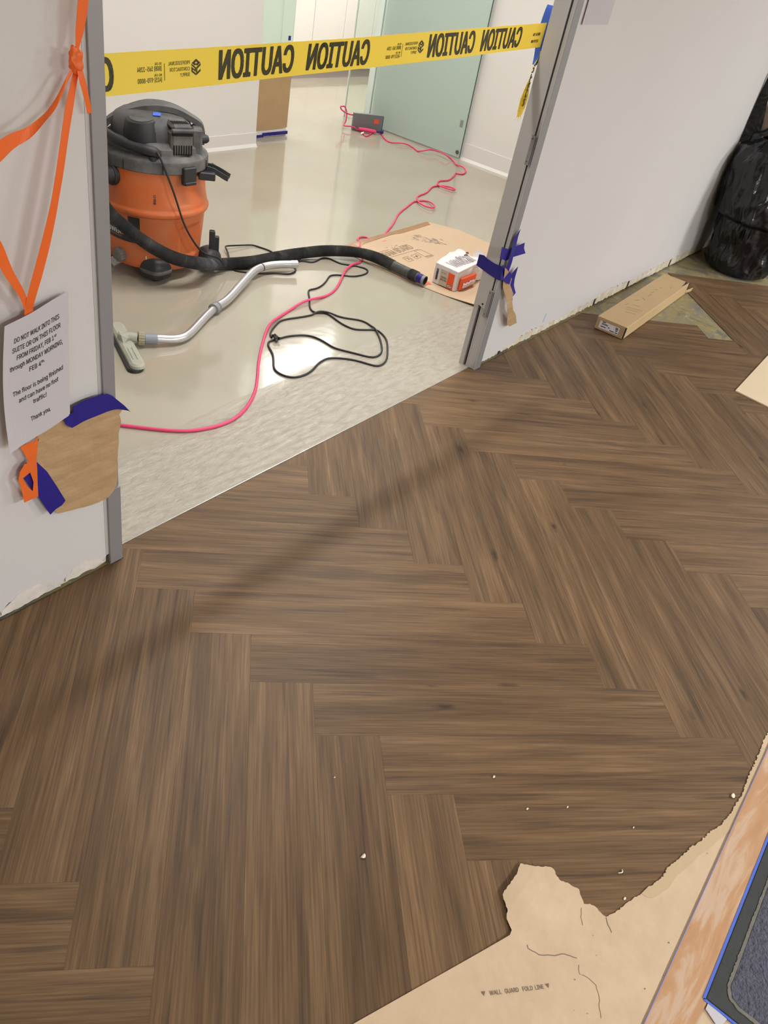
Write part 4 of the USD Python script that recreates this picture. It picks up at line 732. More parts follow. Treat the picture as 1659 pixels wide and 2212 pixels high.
# ------------------------------------------------------------------ crumpled bag of floor patch
bag = thing('paper_bag', 'crumpled white and orange bag of floor patch powder lying on the cardboard', 'bag')
x0, x1, y0, y1, z0, z1 = 2.449, 2.86, .512, .655, .008, .112
g_ = trimesh.creation.box([1, 1, 1]); g_ = g_.subdivide_to_size(.06); v = g_.vertices + .5
t = v[:, 0]; yc = .585 + .055 * t; hw = .0715 * (1 + .25 * np.sin(np.pi * t * .9)); top_ = (z1 - z0) * (1 + .10 * np.sin(np.pi * t) - .55 * sst(t, .62, 1.0))
Pp = np.stack([x0 + (x1 - x0) * t, yc + (v[:, 1] - .5) * 2 * hw, z0 + v[:, 2] * top_], 1)
am = .003 + .017 * sst(t, .12, .5); nv = meshkit.fbm(Pp * 16, 3, 2) - .5; nw = meshkit.fbm(Pp * 30 + 7, 2, 5) - .5
dirs = v - .5; dirs /= np.linalg.norm(dirs, axis=1, keepdims=True); Pp = Pp + dirs * ((nv * 2.2 + nw) * am)[:, None]; Pp[:, 2] = np.maximum(Pp[:, 2], .0075)
obj('bag_body', trimesh.Trimesh(Pp, g_.faces, process=False), 'bag_white', bag, smooth=25)
xf = x0 - .0012
def face(a, b, c, d): return cat(bx(xf - .0022, xf + .001, min(a, b), max(a, b), c, d))
def bag_face(yA, yB, zA, zB, m): return obj(m[0], bx(xf - .0030, xf + .0010, yB, yA, zA, zB, .0004), m[1], bag)
bag_face(.616, .566, .012, .096, ('beige_panel', 'bag_beige')); bag_face(.566, .529, .010, .092, ('orange_panel', 'bag_orange'))
f_ = lambda s, y, z, h, w, m, nm: obj(nm, words(s, (xf - .0034, y, z), (0, 1, 0), (0, 0, -1), h, w, depth=.0006), m, bag)
obj('lettering', cat(words('FEATHER', (xf - .0034, .570, .047), (0, 1, 0), (0, 0, -1), .0085, .040, depth=.0006), words('FINISH', (xf - .0034, .572, .060), (0, 1, 0), (0, 0, -1), .0085, .036, depth=.0006), bx(xf - .0037, xf - .0031, .582, .596, .078, .080), bx(xf - .0037, xf - .0031, .600, .608, .078, .080)), 'ink_grey', bag, label='upside-down lettering FEATHER FINISH')
ov = Point(0, 0).buffer(1.0, 24); ov2 = shapely.affinity.scale(ov, .017, .0085); ov3 = shapely.affinity.scale(ov, .0145, .0066)
obj('oval_badge', fill(ov2, (xf - .0034, .5475, .024), (0, 1, 0), (0, 0, -1), .0006), 'ink', bag); obj('oval_inner', fill(ov3, (xf - .0038, .5475, .024), (0, 1, 0), (0, 0, -1), .0006), 'bag_white', bag)
obj('badge_letters', words('ARDEX', (xf - .0042, .537, .0275), (0, 1, 0), (0, 0, -1), .0066, .021, depth=.0006), 'ink', bag)
bars = []; z_ = .03; r_ = np.random.default_rng(2)
while z_ < .088: w_ = r_.uniform(.0008, .0028); bars.append(bx(xf - .0024, xf - .0010, .630, .642, z_, z_ + w_)); z_ += w_ + r_.uniform(.0012, .003)
obj('barcode', cat(*bars), 'ink', bag)
def on_top(Q): # rides on the crumpled top
    d = np.array(Pp); top_i = np.where(v[:, 2] > .98)[0]; from_ = d[top_i]
    out = []
    for q_ in Q:
        k_ = np.argsort(((from_[:, :2] - q_[:2]) ** 2).sum(1))[:4]; out.append([q_[0], q_[1], from_[k_, 2].max() + .0008 + q_[2]])
    return np.array(out)
lines_ = []
for i in range(15):
    xx = 2.490 + .0135 * i; r_ = np.random.default_rng(i); m = bx(xx, xx + .0075, .548 + r_.uniform(0, .008), .632 - r_.uniform(0, .02), 0, .0006)
    m = m.subdivide_to_size(.02); lines_.append(trimesh.Trimesh(on_top(m.vertices), m.faces, process=False))
obj('small_print', cat(*lines_), 'bag_print', bag, label='grey block of small print')
sd = []
m = bx(2.475, 2.63, .500, .5125, .012, .078, .003).subdivide_to_size(.02); vv = m.vertices; vv = np.stack([vv[:, 0], vv[:, 1] + .055 * (vv[:, 0] - x0) / (x1 - x0) - .0715 * .25 * np.sin(np.pi * (vv[:, 0] - x0) / (x1 - x0) * .9) - .004, vv[:, 2] * (1 - .2 * (vv[:, 0] - 2.475))], 1)
obj('orange_side', trimesh.Trimesh(vv, m.faces, process=False), 'bag_orange', bag, label='orange printed side')
obj('side_letters', words('FeatherFinish', (2.49, .4905, .028), (1, .05, 0), (0, 0, 1), .022, .12, depth=.006), 'bag_white', bag)
obj('torn_flap', sheet([(0, 0), (.10, -.015), (.105, .03), (.02, .045)], lambda Q: (np.stack([2.80 + .35 * Q[:, 0], .56 + Q[:, 0], .07 + .9 * Q[:, 1] + .02 * np.sin(Q[:, 0] * 30)], 1), np.tile([-.8, .2, .5], (len(Q), 1))), .001, .012), 'bag_white', bag)
obj('cement_lump', cat(*[trimesh.creation.icosphere(2, 1.0).apply_scale([.010 + .006 * i, .008, .006]).apply_translation([2.705 - .03 * i, .632 - .012 * i, .126 - .003 * i]) for i in range(2)]), 'brown_clump', bag, smooth=True)

# ------------------------------------------------------------------ long carton by the right wall
bxo = thing('carton', 'long closed tan cardboard carton with a white shipping label on its near end', 'cardboard box', (2.786, -.157, 0), math.degrees(math.atan2(.044, 1.039)))
LB, WB, HB = 1.040, .158, .068
obj('tray', bx(0, LB, -WB, 0, .001, HB - .004, .002), 'box_side', bxo)
obj('lid', cat(bx(-.001, LB + .002, -WB - .002, .002, HB - .005, HB, .0018)), 'box_board', bxo)
obj('side_flap', bx(.006, LB - .002, -WB - .003, -WB + .0005, .004, HB - .004, .001), 'box_board', bxo)
obj('end_flap', bx(-.0035, .0005, -WB + .004, -.001, .003, HB - .006, .001), 'box_side', bxo)
obj('corner_gap', bx(-.003, .004, -WB - .0036, -WB + .001, .004, HB - .002), 'dark_gap', bxo); obj('corner_gap', bx(LB - .014, LB + .0035, -WB - .0036, -WB + .012, .006, HB - .001), 'dark_gap', bxo)
obj('open_tab', sheet([(0, 0), (.06, .004), (.07, .03), (0, .02)], lambda Q: (np.stack([LB - .02 + Q[:, 0], np.full(len(Q), -WB - .006) - .25 * Q[:, 0], .012 + .8 * Q[:, 1]], 1), np.tile([0.25, -.97, 0], (len(Q), 1))), .003, .02), 'box_board', bxo)
obj('lid_tear', fill(Polygon([(LB - .12, -WB + .012), (LB - .06, -WB + .006), (LB - .005, -WB + .004), (LB - .004, -WB + .022), (LB - .05, -WB + .014)]), (0, 0, HB + .0003), (1, 0, 0), (0, 1, 0), .0008), 'dark_gap', bxo)
lab = thing('shipping_label', None, None, parent=bxo)
obj('paper', bx(-.0046, -.0032, -.128, -.020, .014, .052), 'label_white', lab)
r_ = np.random.default_rng(9); pm = []; y_ = -.034
while y_ > -.066: w_ = r_.uniform(.0008, .0025); pm.append(bx(-.0052, -.0044, y_ - w_, y_, .036, .044)); y_ -= w_ + r_.uniform(.0008, .002)
for (ya, yb, z_) in ((-.034, -.05, .048), (-.03, -.058, .024), (-.07, -.078, .030), (-.108, -.122, .044), (-.108, -.124, .038), (-.110, -.122, .030), (-.082, -.106, .019), (-.112, -.126, .019)): pm.append(bx(-.0052, -.0044, yb, ya, z_, z_ + .004))
obj('print', cat(*pm), 'ink', lab)
pz = HB + .0003
def pen(pts): return fill(LineString(pts).buffer(.0009), (0, 0, pz), (1, 0, 0), (0, 1, 0), .0005)
for pm_ in (pen([(.20, -.075), (.22, -.12)]), pen([(.235, -.06), (.262, -.118)]), pen([(.27, -.055), (.29, -.1), (.30, -.13)]), pen([(.34, -.06), (.345, -.10)]), pen([(.33, -.04), (.30, -.035)]), pen([(.41, -.045), (.44, -.06)]), pen([(.50, -.055), (.475, -.08)]), pen([(.56, -.07), (.60, -.072)]), pen([(.63, -.06), (.655, -.07)]), pen([(.70, -.06), (.72, -.068)]), pen([(.76, -.07), (.775, -.075)]), pen([(.82, -.11), (.85, -.112)])): obj('pen_mark', pm_, 'pencil', bxo)

# ------------------------------------------------------------------ black refuse bag with a board leaning in it
tb = thing('trash_bag', 'big black plastic trash bag against the right wall corner', 'trash bag', (4.675, -.318, 0))
zz = np.r_[0, .004, .02, np.linspace(.05, .80, 64)]; rad = np.interp(zz, [0, .02, .08, .2, .34, .352, .45, .58, .68, .74, .80], [.16, .20, .207, .222, .246, .292, .296, .290, .270, .235, .13])
def crease(R, T, Zz):
    q = np.stack([np.cos(T) * 1.0, np.sin(T) * 1.0, Zz * 1.6], -1); n1 = meshkit.fbm(q * 2.2, 3, 4); n2 = 1 - np.abs(2 * meshkit.fbm(q * 3.4 + 5, 2, 8) - 1); n3 = 1 - np.abs(2 * meshkit.fbm(q * np.array([5, 5, 2.2]) + 9, 3, 12) - 1)
    amp = sst(Zz, 0.0, .06); return R + amp * ((n1 - .5) * .05 + (n2 - .75) * .05 + (n3 - .75) * .03)
m = lathe(list(zip(rad, zz)), 220, crease); vv = m.vertices.copy(); k_ = sst(vv[:, 2], .3, .8); vv[:, 0] += .01 * k_; vv[:, 1] += .05 * k_
wy = .318 - .027; vv[:, 1] = np.where(vv[:, 1] > wy - .03, wy - .03 + .03 * np.tanh((vv[:, 1] - wy + .03) / .03), vv[:, 1]); vv[:, 0] = np.minimum(vv[:, 0], .295)
obj('bag_body', trimesh.Trimesh(vv, m.faces, process=False), 'trash_plastic', tb, smooth=50)
p, _ = spline([(-.055, .215, .70), (-.040, .19, .79), (-.02, .12, .82), (.02, .04, .80), (.06, -.05, .80), (.09, -.12, .70)], .01)
obj('bag_lip', cat(tube(p, np.interp(np.linspace(0, 1, len(p)), [0, .5, 1], [.045, .035, .055]) * (1 + .2 * np.sin(np.arange(len(p)) * .9)), 16)), 'trash_plastic', tb, smooth=50, label='gathered mouth of the bag')
obj('bag_strap', ribbon([(-.056, .240, .74), (-.058, .250, .85), (-.060, .262, .97), (-.062, .276, 1.12)], [.11, .09, .06, .02], (.2, -1, .0), .004), 'trash_plastic', tb)
bd = thing('wood_board', 'weathered brown board standing in the black bag', 'board')
obj('plank', hull([np.array([4.635, -.118, .62]) + a_ * np.array([.022, -.11, 0]) + b_ * np.array([.022, .005, 0]) + c_ * np.array([-.012, .062, .75]) for a_ in (0, 1) for b_ in (0, 1) for c_ in (0, 1)]), 'old_board', bd)

# ------------------------------------------------------------------ board at the right edge of the floor
b_ = obj('floor_board', prism([(2.779, -.923), (3.60, -.905), (3.60, -1.35), (2.735, -1.36)], .0005, .006), 'pale_board', label='pale tan hardboard sheet on the planks at the right', category='board')

# ------------------------------------------------------------------ torn floor paper at the bottom, tape strip and door mat
fp = thing('floor_paper', 'torn tan floor protection paper with a straight cut edge in the foreground', 'paper sheet')
r_ = np.random.default_rng(21)
def rag(pts, amp, step=.004):
    out_ = []
    for a_, b_ in zip(pts[:-1], pts[1:]):
        a_, b_ = np.array(a_), np.array(b_); n = max(1, int(np.linalg.norm(b_ - a_) / step)); d = np.array([-(b_ - a_)[1], (b_ - a_)[0]]); d = d / (np.linalg.norm(d) + 1e-9)
        for i in range(n): out_.append(a_ + (b_ - a_) * i / n + d * r_.uniform(-amp, amp) * (0 if i == 0 else 1))
    return [tuple(x) for x in out_] + [tuple(pts[-1])]
torn = xy('PAPERTORN')[2:-1]; t2 = xy('PAPERTORN2')
edge_ = [(-.620, -1.192), (-.459, -1.257), (-.141, -1.389), (-.131, -1.387)] + rag(torn[1:], .0012) + rag(t2[1:], .0022) + [(1.4, -1.652), (1.4, -2.3), (-1.05, -2.3), (-1.05, -1.02)]
def on_paper(off):
    def f(Q):
        x, y = Q[:, 0], Q[:, 1]; z = .0016 + off + .010 * np.exp(-((x + .06) ** 2 / .08 ** 2 + (y + 1.37) ** 2 / .06 ** 2)) + .0015 * np.abs(nz(np.stack([x, y, 0 * x], 1), 9, 3))
        return np.stack([x, y, z], 1), np.tile([0, 0, 1.0], (len(Q), 1))
    return f
pg = Polygon(edge_).buffer(0)
obj('paper', sheet(pg, on_paper(0), .0012, .022), 'floor_paper', fp)
band = pg.intersection(LineString(t2[1:17]).buffer(.022)).buffer(0); band = max(getattr(band, 'geoms', [band]), key=lambda g: g.area)
obj('torn_edge', sheet(band, on_paper(.0006), .0006, .012), 'floor_paper_core', fp, label='torn fibrous edge')
def crack(pts, w):
    ln = LineString(rag(pts, .0012, .006)); return sheet(ln.buffer(w), on_paper(.0004), .0003, .006)
for c_ in (crack(xy('CRACK')[:7], .0007), crack(xy('CRACK')[7:], .0005), crack(xy('CRACK2'), .0005), crack(xy('CRACK3'), .0008)): obj('crack', c_, 'ink_grey', fp)
ud = np.array([.094, -.085, 0]); ud /= np.linalg.norm(ud); vd = np.array([.085, .094, 0]) / np.linalg.norm([.085, .094])
tx0 = np.array([-.2605, -1.4085, .0024])
def fade(s, a_, h, w): return words(s, tx0 + ud * a_ - vd * .0035, ud, vd, h, w, depth=.0003, bold=False)
obj('print', cat(fade('WALL', .008, .0072, .023), fade('GUARD', .038, .0072, .027), fade('FOLD', .073, .0072, .020), fade('LINE', .098, .0072, .017),
    fill(Polygon([(0, .004), (.008, .004), (.004, -.003)]), tx0 + ud * -.008, ud, vd, .0003), fill(Polygon([(0, .004), (.008, .004), (.005, -.003)]), tx0 + ud * .119, ud, vd, .0003)), 'ink_grey', fp, label='printed words WALL GUARD FOLD LINE')
obj('grit', cat(*[trimesh.creation.icosphere(1, 1.0).apply_scale([s_, s_ * .7, s_ * .5]).apply_translation([x, y, .0028]) for x, y, s_ in [(r_.uniform(-.3, .35), r_.uniform(-1.9, -1.5), r_.uniform(.0006, .0016)) for _ in range(46)] if y < -1.62 or x < 0]), 'ink_grey', fp, kind='stuff')
tp = thing('packing_tape', 'wide strip of clear brown tape sealing the paper beside the mat', 'tape')
obj('tape', sheet([(-.9, -1.6605), (1.4, -1.6605), (1.4, -1.7335), (.5, -1.732), (.25, -1.734), (.02, -1.742), (-.034, -1.737), (-.9, -1.737)], lambda Q: (np.stack([Q[:, 0], Q[:, 1], .0048 + .0010 * nz(np.stack([Q[:, 0], Q[:, 1] * 3, 0 * Q[:, 0]], 1), 22, 6)], 1), np.tile([0, 0, 1.0], (len(Q), 1))), .0008, .012), 'packing_tape', tp)
obj('blue_edge', bx(-.9, 1.4, -1.6616, -1.6602, .0030, .0052), 'lavender_edge', tp, label='thin blue line along the tape')
be = obj('edge_tape', cat(bx(.0195, 1.4, -1.7372, -1.7318, .0030, .0060), bx(.0165, .0215, -1.80, -1.7345, .0030, .0060)), 'blue_edge_tape', label='bright blue masking tape round the corner of the door mat', category='tape')
mt = thing('door_mat', 'dark grey carpet door mat with black rubber border at the lower right', 'door mat')
obj('rubber_border', bx(.0225, 1.4, -2.3, -1.7378, .0030, .0075, .001), 'mat_rubber', mt)
ip = Polygon([(.047, -1.7935), (.055, -1.775), (.075, -1.7655), (1.39, -1.7655), (1.39, -2.27), (.047, -2.27)])
obj('pile_edge', sheet(Polygon(rag(list(ip.exterior.coords), .0012, .004)).buffer(.0035).buffer(0), lambda Q: (np.c_[Q, np.full(len(Q), .0088)], np.tile([0, 0, 1.0], (len(Q), 1))), .002, .03), 'mat_edge', mt)
def pile(Q):
    n = nz(np.stack([Q[:, 0], Q[:, 1], 0 * Q[:, 0]], 1), 120, 9, 2); return np.c_[Q, .0098 + .0022 * n], np.tile([0, 0, 1.0], (len(Q), 1))
obj('carpet_pile', sheet(Polygon([(.052, -1.795), (.058, -1.778), (.077, -1.769), (.62, -1.769), (.62, -2.0), (.052, -2.0)]), pile, .003, .004), 'mat_carpet', mt)
obj('carpet_pile', sheet(Polygon([(.052, -2.0), (.62, -2.0), (.62, -2.268), (.052, -2.268)]), pile, .003, .012), 'mat_carpet', mt)
obj('carpet_pile', sheet(Polygon([(.62, -1.769), (1.388, -1.769), (1.388, -2.268), (.62, -2.268)]), pile, .003, .03), 'mat_carpet', mt)
obj('paper_scrap', prism([(.018, -1.7435), (.0155, -1.782), (.000, -1.778), (-.008, -1.768), (.004, -1.7435)], .0040, .0056), 'paper_white', label='small white paper scrap at the corner of the mat', category='paper scrap')

# ------------------------------------------------------------------ crumbs and scuffs on the planks
names_ = ['white paint flake on the planks left of the torn paper', 'pale crumb on the planks above the torn paper', 'second pale crumb right of the middle planks', 'tiny pale chip near the mat', 'torn paper chip beside the packing tape', 'round pale pellet beside the torn paper', 'curled pale shaving above the torn paper notch', 'pale chip on the plank seam', 'tiny light chip on the left planks']
dbs = P('DEBRIS')[:9]; r_ = np.random.default_rng(31)
for i, (c, nm) in enumerate(zip(dbs, names_)):
    s_ = [.0055, .0032, .0028, .0024, .0065, .0034, .0060, .0036, .0022][i]
    if i == 6: m = tube(spline([(-.006, .004, .002), (-.001, -.001, .003), (.004, -.002, .002), (.007, .001, .002)], .001)[0], .0011, 6)
    else: m = trimesh.creation.icosphere(2, 1.0); v = m.vertices * [s_, s_ * .6, s_ * .3] * (1 + 1.5 * (meshkit.fbm(m.vertices * 1.7 + i, 2, i)[:, None] - .5)); m = trimesh.Trimesh(v - [0, 0, v[:, 2].min()], m.faces, process=False)
    m.apply_translation([c[0], c[1], .0004]); obj('debris_chip', m, 'debris', label=nm, category='debris', group='crumbs on the planks')

# ------------------------------------------------------------------ yellow caution tape across the opening, printed side towards the suite
ct = thing('caution_tape', 'yellow CAUTION barrier tape stretched across the opening, lettering seen from behind', 'caution tape')
XA, XB = -.10, 1.93
def tz(x): return 1.1577 + (x - .076) * .0530 - .003 * np.sin(np.pi * np.clip((x - .076) / 1.78, 0, 1))
def ty(x): return .074 + (x - .076) * .0075
TH = .0378
def tape_pts(Q):
    x, s = Q[:, 0], Q[:, 1]; y = ty(x) + .0022 * np.sin(x * 5.2 + 1) * s / TH + .0012 * np.sin(x * 13)
    return np.stack([x, y, tz(x) + s], 1), np.tile([0, -1.0, 0], (len(Q), 1))
obj('band', sheet([(XA, -TH), (XB, -TH), (XB, TH), (XA, TH)], tape_pts, .0003, .02), 'caution_yellow', ct)
def on_tape(Q):   # Q: x along the wall, y off the tape, z height from its centre line
    r, _ = tape_pts(Q[:, [0, 2]]); r[:, 1] += Q[:, 1]; return r
def tape_word(s, xr, z0, h, w, m, bold=True, nm='lettering', d=.0016):
    obj(nm, words(s, (xr, 0, z0), (-1, 0, 0), (0, 0, 1), h, w, bold=bold, depth=d, warp=on_tape), m, ct)
for xr, w in ((.618, .246), (.911, .245), (1.439, .251), (1.730, .250), (.094, .246)): obj('lettering', cat(*[words('CAUTION', (xr + dx_, 0, -.0265), (-1, 0, 0), (0, 0, 1), .0560, w - .003, depth=.0016, warp=on_tape) for dx_ in (-.0030, -.0015, .0)]), 'caution_ink', ct, label='black word CAUTION, mirrored')
def cube_logo(xc, s):
    h = lambda k: (s * math.sin(math.radians(60 * k)), s * 1.10 * math.cos(math.radians(60 * k)))
    H = [h(k) for k in range(6)]; c = (0, 0); lerp = lambda a, b, t: (a[0] + (b[0] - a[0]) * t, a[1] + (b[1] - a[1]) * t)
    def quad(o, a, b, pts): return [(o[0] + (a[0] - o[0]) * u + (b[0] - o[0]) * v, o[1] + (a[1] - o[1]) * u + (b[1] - o[1]) * v) for u, v in pts]
    out = []
    topf = Polygon(quad(c, H[1], H[5], [(.06, .06), (.97, .06), (.97, .97), (.06, .97)])).difference(Polygon(quad(c, H[1], H[5], [(.38, .38), (.68, .38), (.68, .68), (.38, .68)]))).difference(Polygon(quad(c, H[1], H[5], [(0, .28), (.34, .28), (.34, .0), (.0, .0)])))
    lf = Polygon(quad(c, H[3], H[5], [(.05, .05), (.97, .05), (.97, .97), (.05, .97)])).difference(Polygon(quad(c, H[3], H[5], [(.30, .25), (.72, .25), (.72, 1.0), (.30, 1.0)])))
    rf = Polygon(quad(c, H[3], H[1], [(.05, .05), (.97, .05), (.97, .97), (.05, .97)])).difference(Polygon(quad(c, H[3], H[1], [(.24, .25), (.40, .25), (.40, 1), (.24, 1)]))).difference(Polygon(quad(c, H[3], H[1], [(.58, 0), (.74, 0), (.74, .72), (.58, .72)])))
    g = shapely.union_all([topf, lf, rf]); m = fill(g, (xc, 0, .0015), (-1, 0, 0), (0, 0, 1), .0014)
    obj('logo', trimesh.Trimesh(on_tape(m.vertices), m.faces, process=False), 'caution_ink', ct, label='cube logo of three faces')
for x0, sc in ((.319, 1.0), (1.164, 1.05), (2.0, 1.0)):
    if x0 < 1.5: cube_logo(x0 - .0125 * sc, .0150 * sc)
    X = lambda d: x0 - d * sc
    if x0 < 1.5:
        for s, z0, w in (('PROFESSIONAL', .0085, .058), ('CONTRACTOR', -.0035, .054), ('SUPPLY', -.0145, .026)): tape_word(s, X(.030), z0, .0070, w * sc, 'caution_ink_soft', False, 'small_lettering', .0012)
        m = bx(X(.0985), X(.0973), -.0006, .0006, -.019, .013); obj('bar', trimesh.Trimesh(on_tape(m.vertices), m.faces, process=False), 'caution_ink_soft', ct)
    if x0 > 1.5: X = lambda d: 1.858 - (d - .105) * .8
    for s, z0, w in (('(808) 565-2284', .0005, .062), ('(415) 970-8000', -.0205, .062)): tape_word(s, X(.105), z0, .0085, w * sc * (.8 if x0 > 1.5 else 1), 'caution_ink', False, 'small_lettering', .0012)
    if x0 < 1.5:
        for s, z0, w in (('SO. CAL', .0112, .018), ('NO. CAL', -.0098, .020)): tape_word(s, X(.105), z0, .0045, w * sc, 'caution_ink_soft', False, 'small_lettering', .0012)
# torn tail hanging beside the right jamb
tw = P('TAIL'); mid = (tw[0::2] + tw[1::2]) / 2; wid = np.linalg.norm(tw[1::2] - tw[0::2], axis=1)
mid[:, 0] -= .006; wd_ = np.array([(1, .2 + .5 * math.sin(i * .9), .05) for i in range(len(mid))])
tl = ribbon(mid, np.clip(wid * .95, .024, .05), wd_, .0004, .008); obj('tail', tl, 'caution_yellow', ct, label='torn end hanging down')
sc_ = CubicSpline(np.linspace(0, 1, len(mid)), mid)
def tail_warp(Q):
    out = []
    for a_, b_, c_ in Q:
        t = np.clip(a_, 0, 1); p_ = sc_(t); out.append([p_[0] + b_, p_[1] - .0035 + c_ + .35 * b_, p_[2]])
    return np.array(out)
vt_, ft_, wt_ = text2d('CAUTION', True)
for k_, (t0, t1) in enumerate(((.10, .84),)):
    pv = np.stack([t0 + vt_[:, 0] / wt_ * (t1 - t0), .017 - vt_[:, 1] * .034, (vt_[:, 2] / .01 - .5) * .003], 1)
    pv[:, 1] *= np.interp(pv[:, 0], [0, .5, 1], [.8, .75, .9])
    obj('tail_lettering', trimesh.Trimesh(tail_warp(pv), ft_, process=False), 'caution_ink', ct)
obj('torn_tip', cat(*[ribbon([mid[-1] + [d_, 0, .002], mid[-1] + [d_ * 1.3, .002, -.006], mid[-1] + [d_ * 1.5, .003, -.014 - .006 * (i % 2)]], [.010, .006, .002], (1, .3, 0), .0004, .003) for i, d_ in enumerate((-.013, .002, .014))]), 'caution_yellow', ct)
tb_ = P('TAILB'); tb_[:, 0] -= .004
obj('holding_tape', ribbon(tb_ + [.006, .008, 0], [.022, .034, .034, .016], (-.38, 1, 0), .0008, .01), 'bright_blue_tape', label='blue tape seen edge-on behind the right jamb holding the caution tape', category='tape')

# ------------------------------------------------------------------ orange flagging ribbon on the left wall
orb = thing('flagging_ribbon', 'bright orange plastic ribbon knotted and draped on the left wall', 'ribbon')
W1 = .0245
obj('strand', ribbon(P('ORA'), [.024, .023, .019, .008], (1, .15, .1), .0004), 'orange_ribbon', orb)
obj('strand', ribbon(P('ORC'), [.012, .020, .020, .023, .025, .026, .024, .018], [(1, 0, .3), (1, .3, .3), (1, -.2, .3)], .0004), 'orange_ribbon', orb)
obj('strand', ribbon(P('ORB'), [.012, .018, .024, .021, .017, .021, .023, .034, .042], [(.5, 0, .9), (.45, .2, .85), (.5, .9, .5), (.3, .1, 1), (.2, 0, 1)], .0004), 'orange_ribbon', orb)
obj('strand', ribbon(P('ORD'), [.012, .016, .013, .012], (1, .3, .15), .0004), 'orange_ribbon', orb, label='short loose end below the knot')
obj('strand', ribbon(P('ORE'), [.026, .024, .020, .016, .014, .012], (.8, .1, .55), .0004), 'orange_ribbon', orb)
kn = P('ORA')[-1]; kpts = trimesh.creation.icosphere(3, 1.0); kv = kpts.vertices * [.013, .008, .022] * (1 + .35 * (meshkit.fbm(kpts.vertices * 2.3, 2, 3)[:, None] - .5) * 2)
obj('knot', trimesh.Trimesh(kv + kn + [-.006, -.004, -.017], kpts.faces, process=False), 'orange_ribbon', orb, smooth=40)
ob = xz('ORpoly'); oh = xz('ORhole')
pg2 = Polygon(ob, [oh]).buffer(0)
obj('lower_loop', sheet(pg2, bulged(-.0675, .003, 26, 5), .0005, .008), 'orange_ribbon', orb, label='folded loop below the notice')
obj('strand', ribbon([P('ORC')[-1], (-.235, -.067, .70), (-.247, -.067, .60), (-.256, -.0672, .50)], [.018, .022, .024, .026], (1, 0, 0), .0004), 'orange_ribbon', orb)

# ------------------------------------------------------------------ notice sheet
nt = thing('notice_sheet', 'white paper notice about the floor being finished, hung on the left wall', 'notice')
TL, TR, BR, BL = np.array([-0.2846, 0.7728]), np.array([-0.1338, 0.8028]), np.array([-0.1549, 0.5168]), np.array([-0.3176, 0.4972])
def note_xz(s, t):  # s 0..1 left to right, t 0..1 bottom to top
    s, t = np.asarray(s)[..., None], np.asarray(t)[..., None]; b = BL + (BR - BL) * s; tp_ = TL + (TR - TL) * s; p_ = b + (tp_ - b) * t
    return p_ + np.array([-.006, 0]) * (np.sin(np.pi * t) * (1 - s))
def note_y(s, t): return -.0725 - .010 * (1 - s) ** 2 - .012 * np.clip(1 - s - .15, 0, 1) * np.clip(1 - t - .0, 0, 1) ** 3 + .002 * np.sin(7 * s + 2 * t) + .009 * s ** 2
def note_pts(Q):
    q = note_xz(Q[:, 0], Q[:, 1]); return np.stack([q[:, 0], note_y(Q[:, 0], Q[:, 1]), q[:, 1]], 1), np.tile([0, -1.0, 0], (len(Q), 1))
obj('paper', sheet([(0, 0), (1, 0), (1, 1), (0, 1)], note_pts, .0003, .06), 'paper_white', nt)
def note_line(s, sc, t, h, w, nm='lettering'):   # centred on sc, baseline t, height and width in sheet units
    def wp(Q):
        r, _ = note_pts(Q[:, [0, 2]]); r[:, 1] -= .0007 + .0 * Q[:, 1]; r[:, 1] += Q[:, 1]; return r
    obj(nm, words(s, (sc - w / 2, 0, t), (1, 0, 0), (0, 0, 1), h, w, bold=False, depth=.0004, warp=wp), 'ink', nt)
LH = .036
for s, sc, t, w in (('DO NOT WALK INTO THIS', .50, .835, .70), ('SUITE OR ON THIS FLOOR', .50, .765, .74), ('FROM FRIDAY, FEB 1', .475, .698, .56), ('through MONDAY MORNING,', .50, .630, .80), ('FEB 4', .46, .562, .17), ('The floor is being finished', .515, .425, .76), ('and can have no foot', .515, .355, .60), ('traffic!', .515, .290, .20), ('Thank you,', .515, .155, .30)): note_line(s, sc, t, LH, w)
note_line('st', .785, .716, .02, .035); note_line('th,', .575, .580, .02, .05)

# ------------------------------------------------------------------ kraft paper and blue tapes on the left jamb
kp = obj('kraft_paper', sheet(Polygon(xz('BROWN')).buffer(.0008), bulged(-.0535, .006, 16, 8), .0004, .010), 'kraft', label='torn brown kraft paper taped over the left jamb below the notice', category='paper')
def bt1(Q):
    y = -.0615 + .030 * np.clip((Q[:, 0] + .040) / .035, 0, 1) ** 2 - .001 * np.sin(Q[:, 0] * 60); return np.stack([Q[:, 0], np.minimum(y, -.05), Q[:, 1]], 1), np.tile([0, -1.0, 0], (len(Q), 1))
def bt1(Q): return np.stack([Q[:, 0], -.0620 - .014 * np.clip((Q[:, 0] + .045) / .04, 0, 1) ** 1.5 - .0008 * np.sin(Q[:, 0] * 70), Q[:, 1]], 1), np.tile([0, -1.0, 0], (len(Q), 1))
obj('masking_tape', sheet(xz('BT1'), bt1, .0006, .008), 'blue_tape', label='blue masking tape across the top edge of the kraft paper, end curling past the jamb', category='tape')
obj('masking_tape', sheet(xz('BT2'), bulged(-.0618, .0014, 20, 3), .0005, .008), 'blue_tape', label='blue masking tape slanting over the lower left corner of the kraft paper', category='tape')

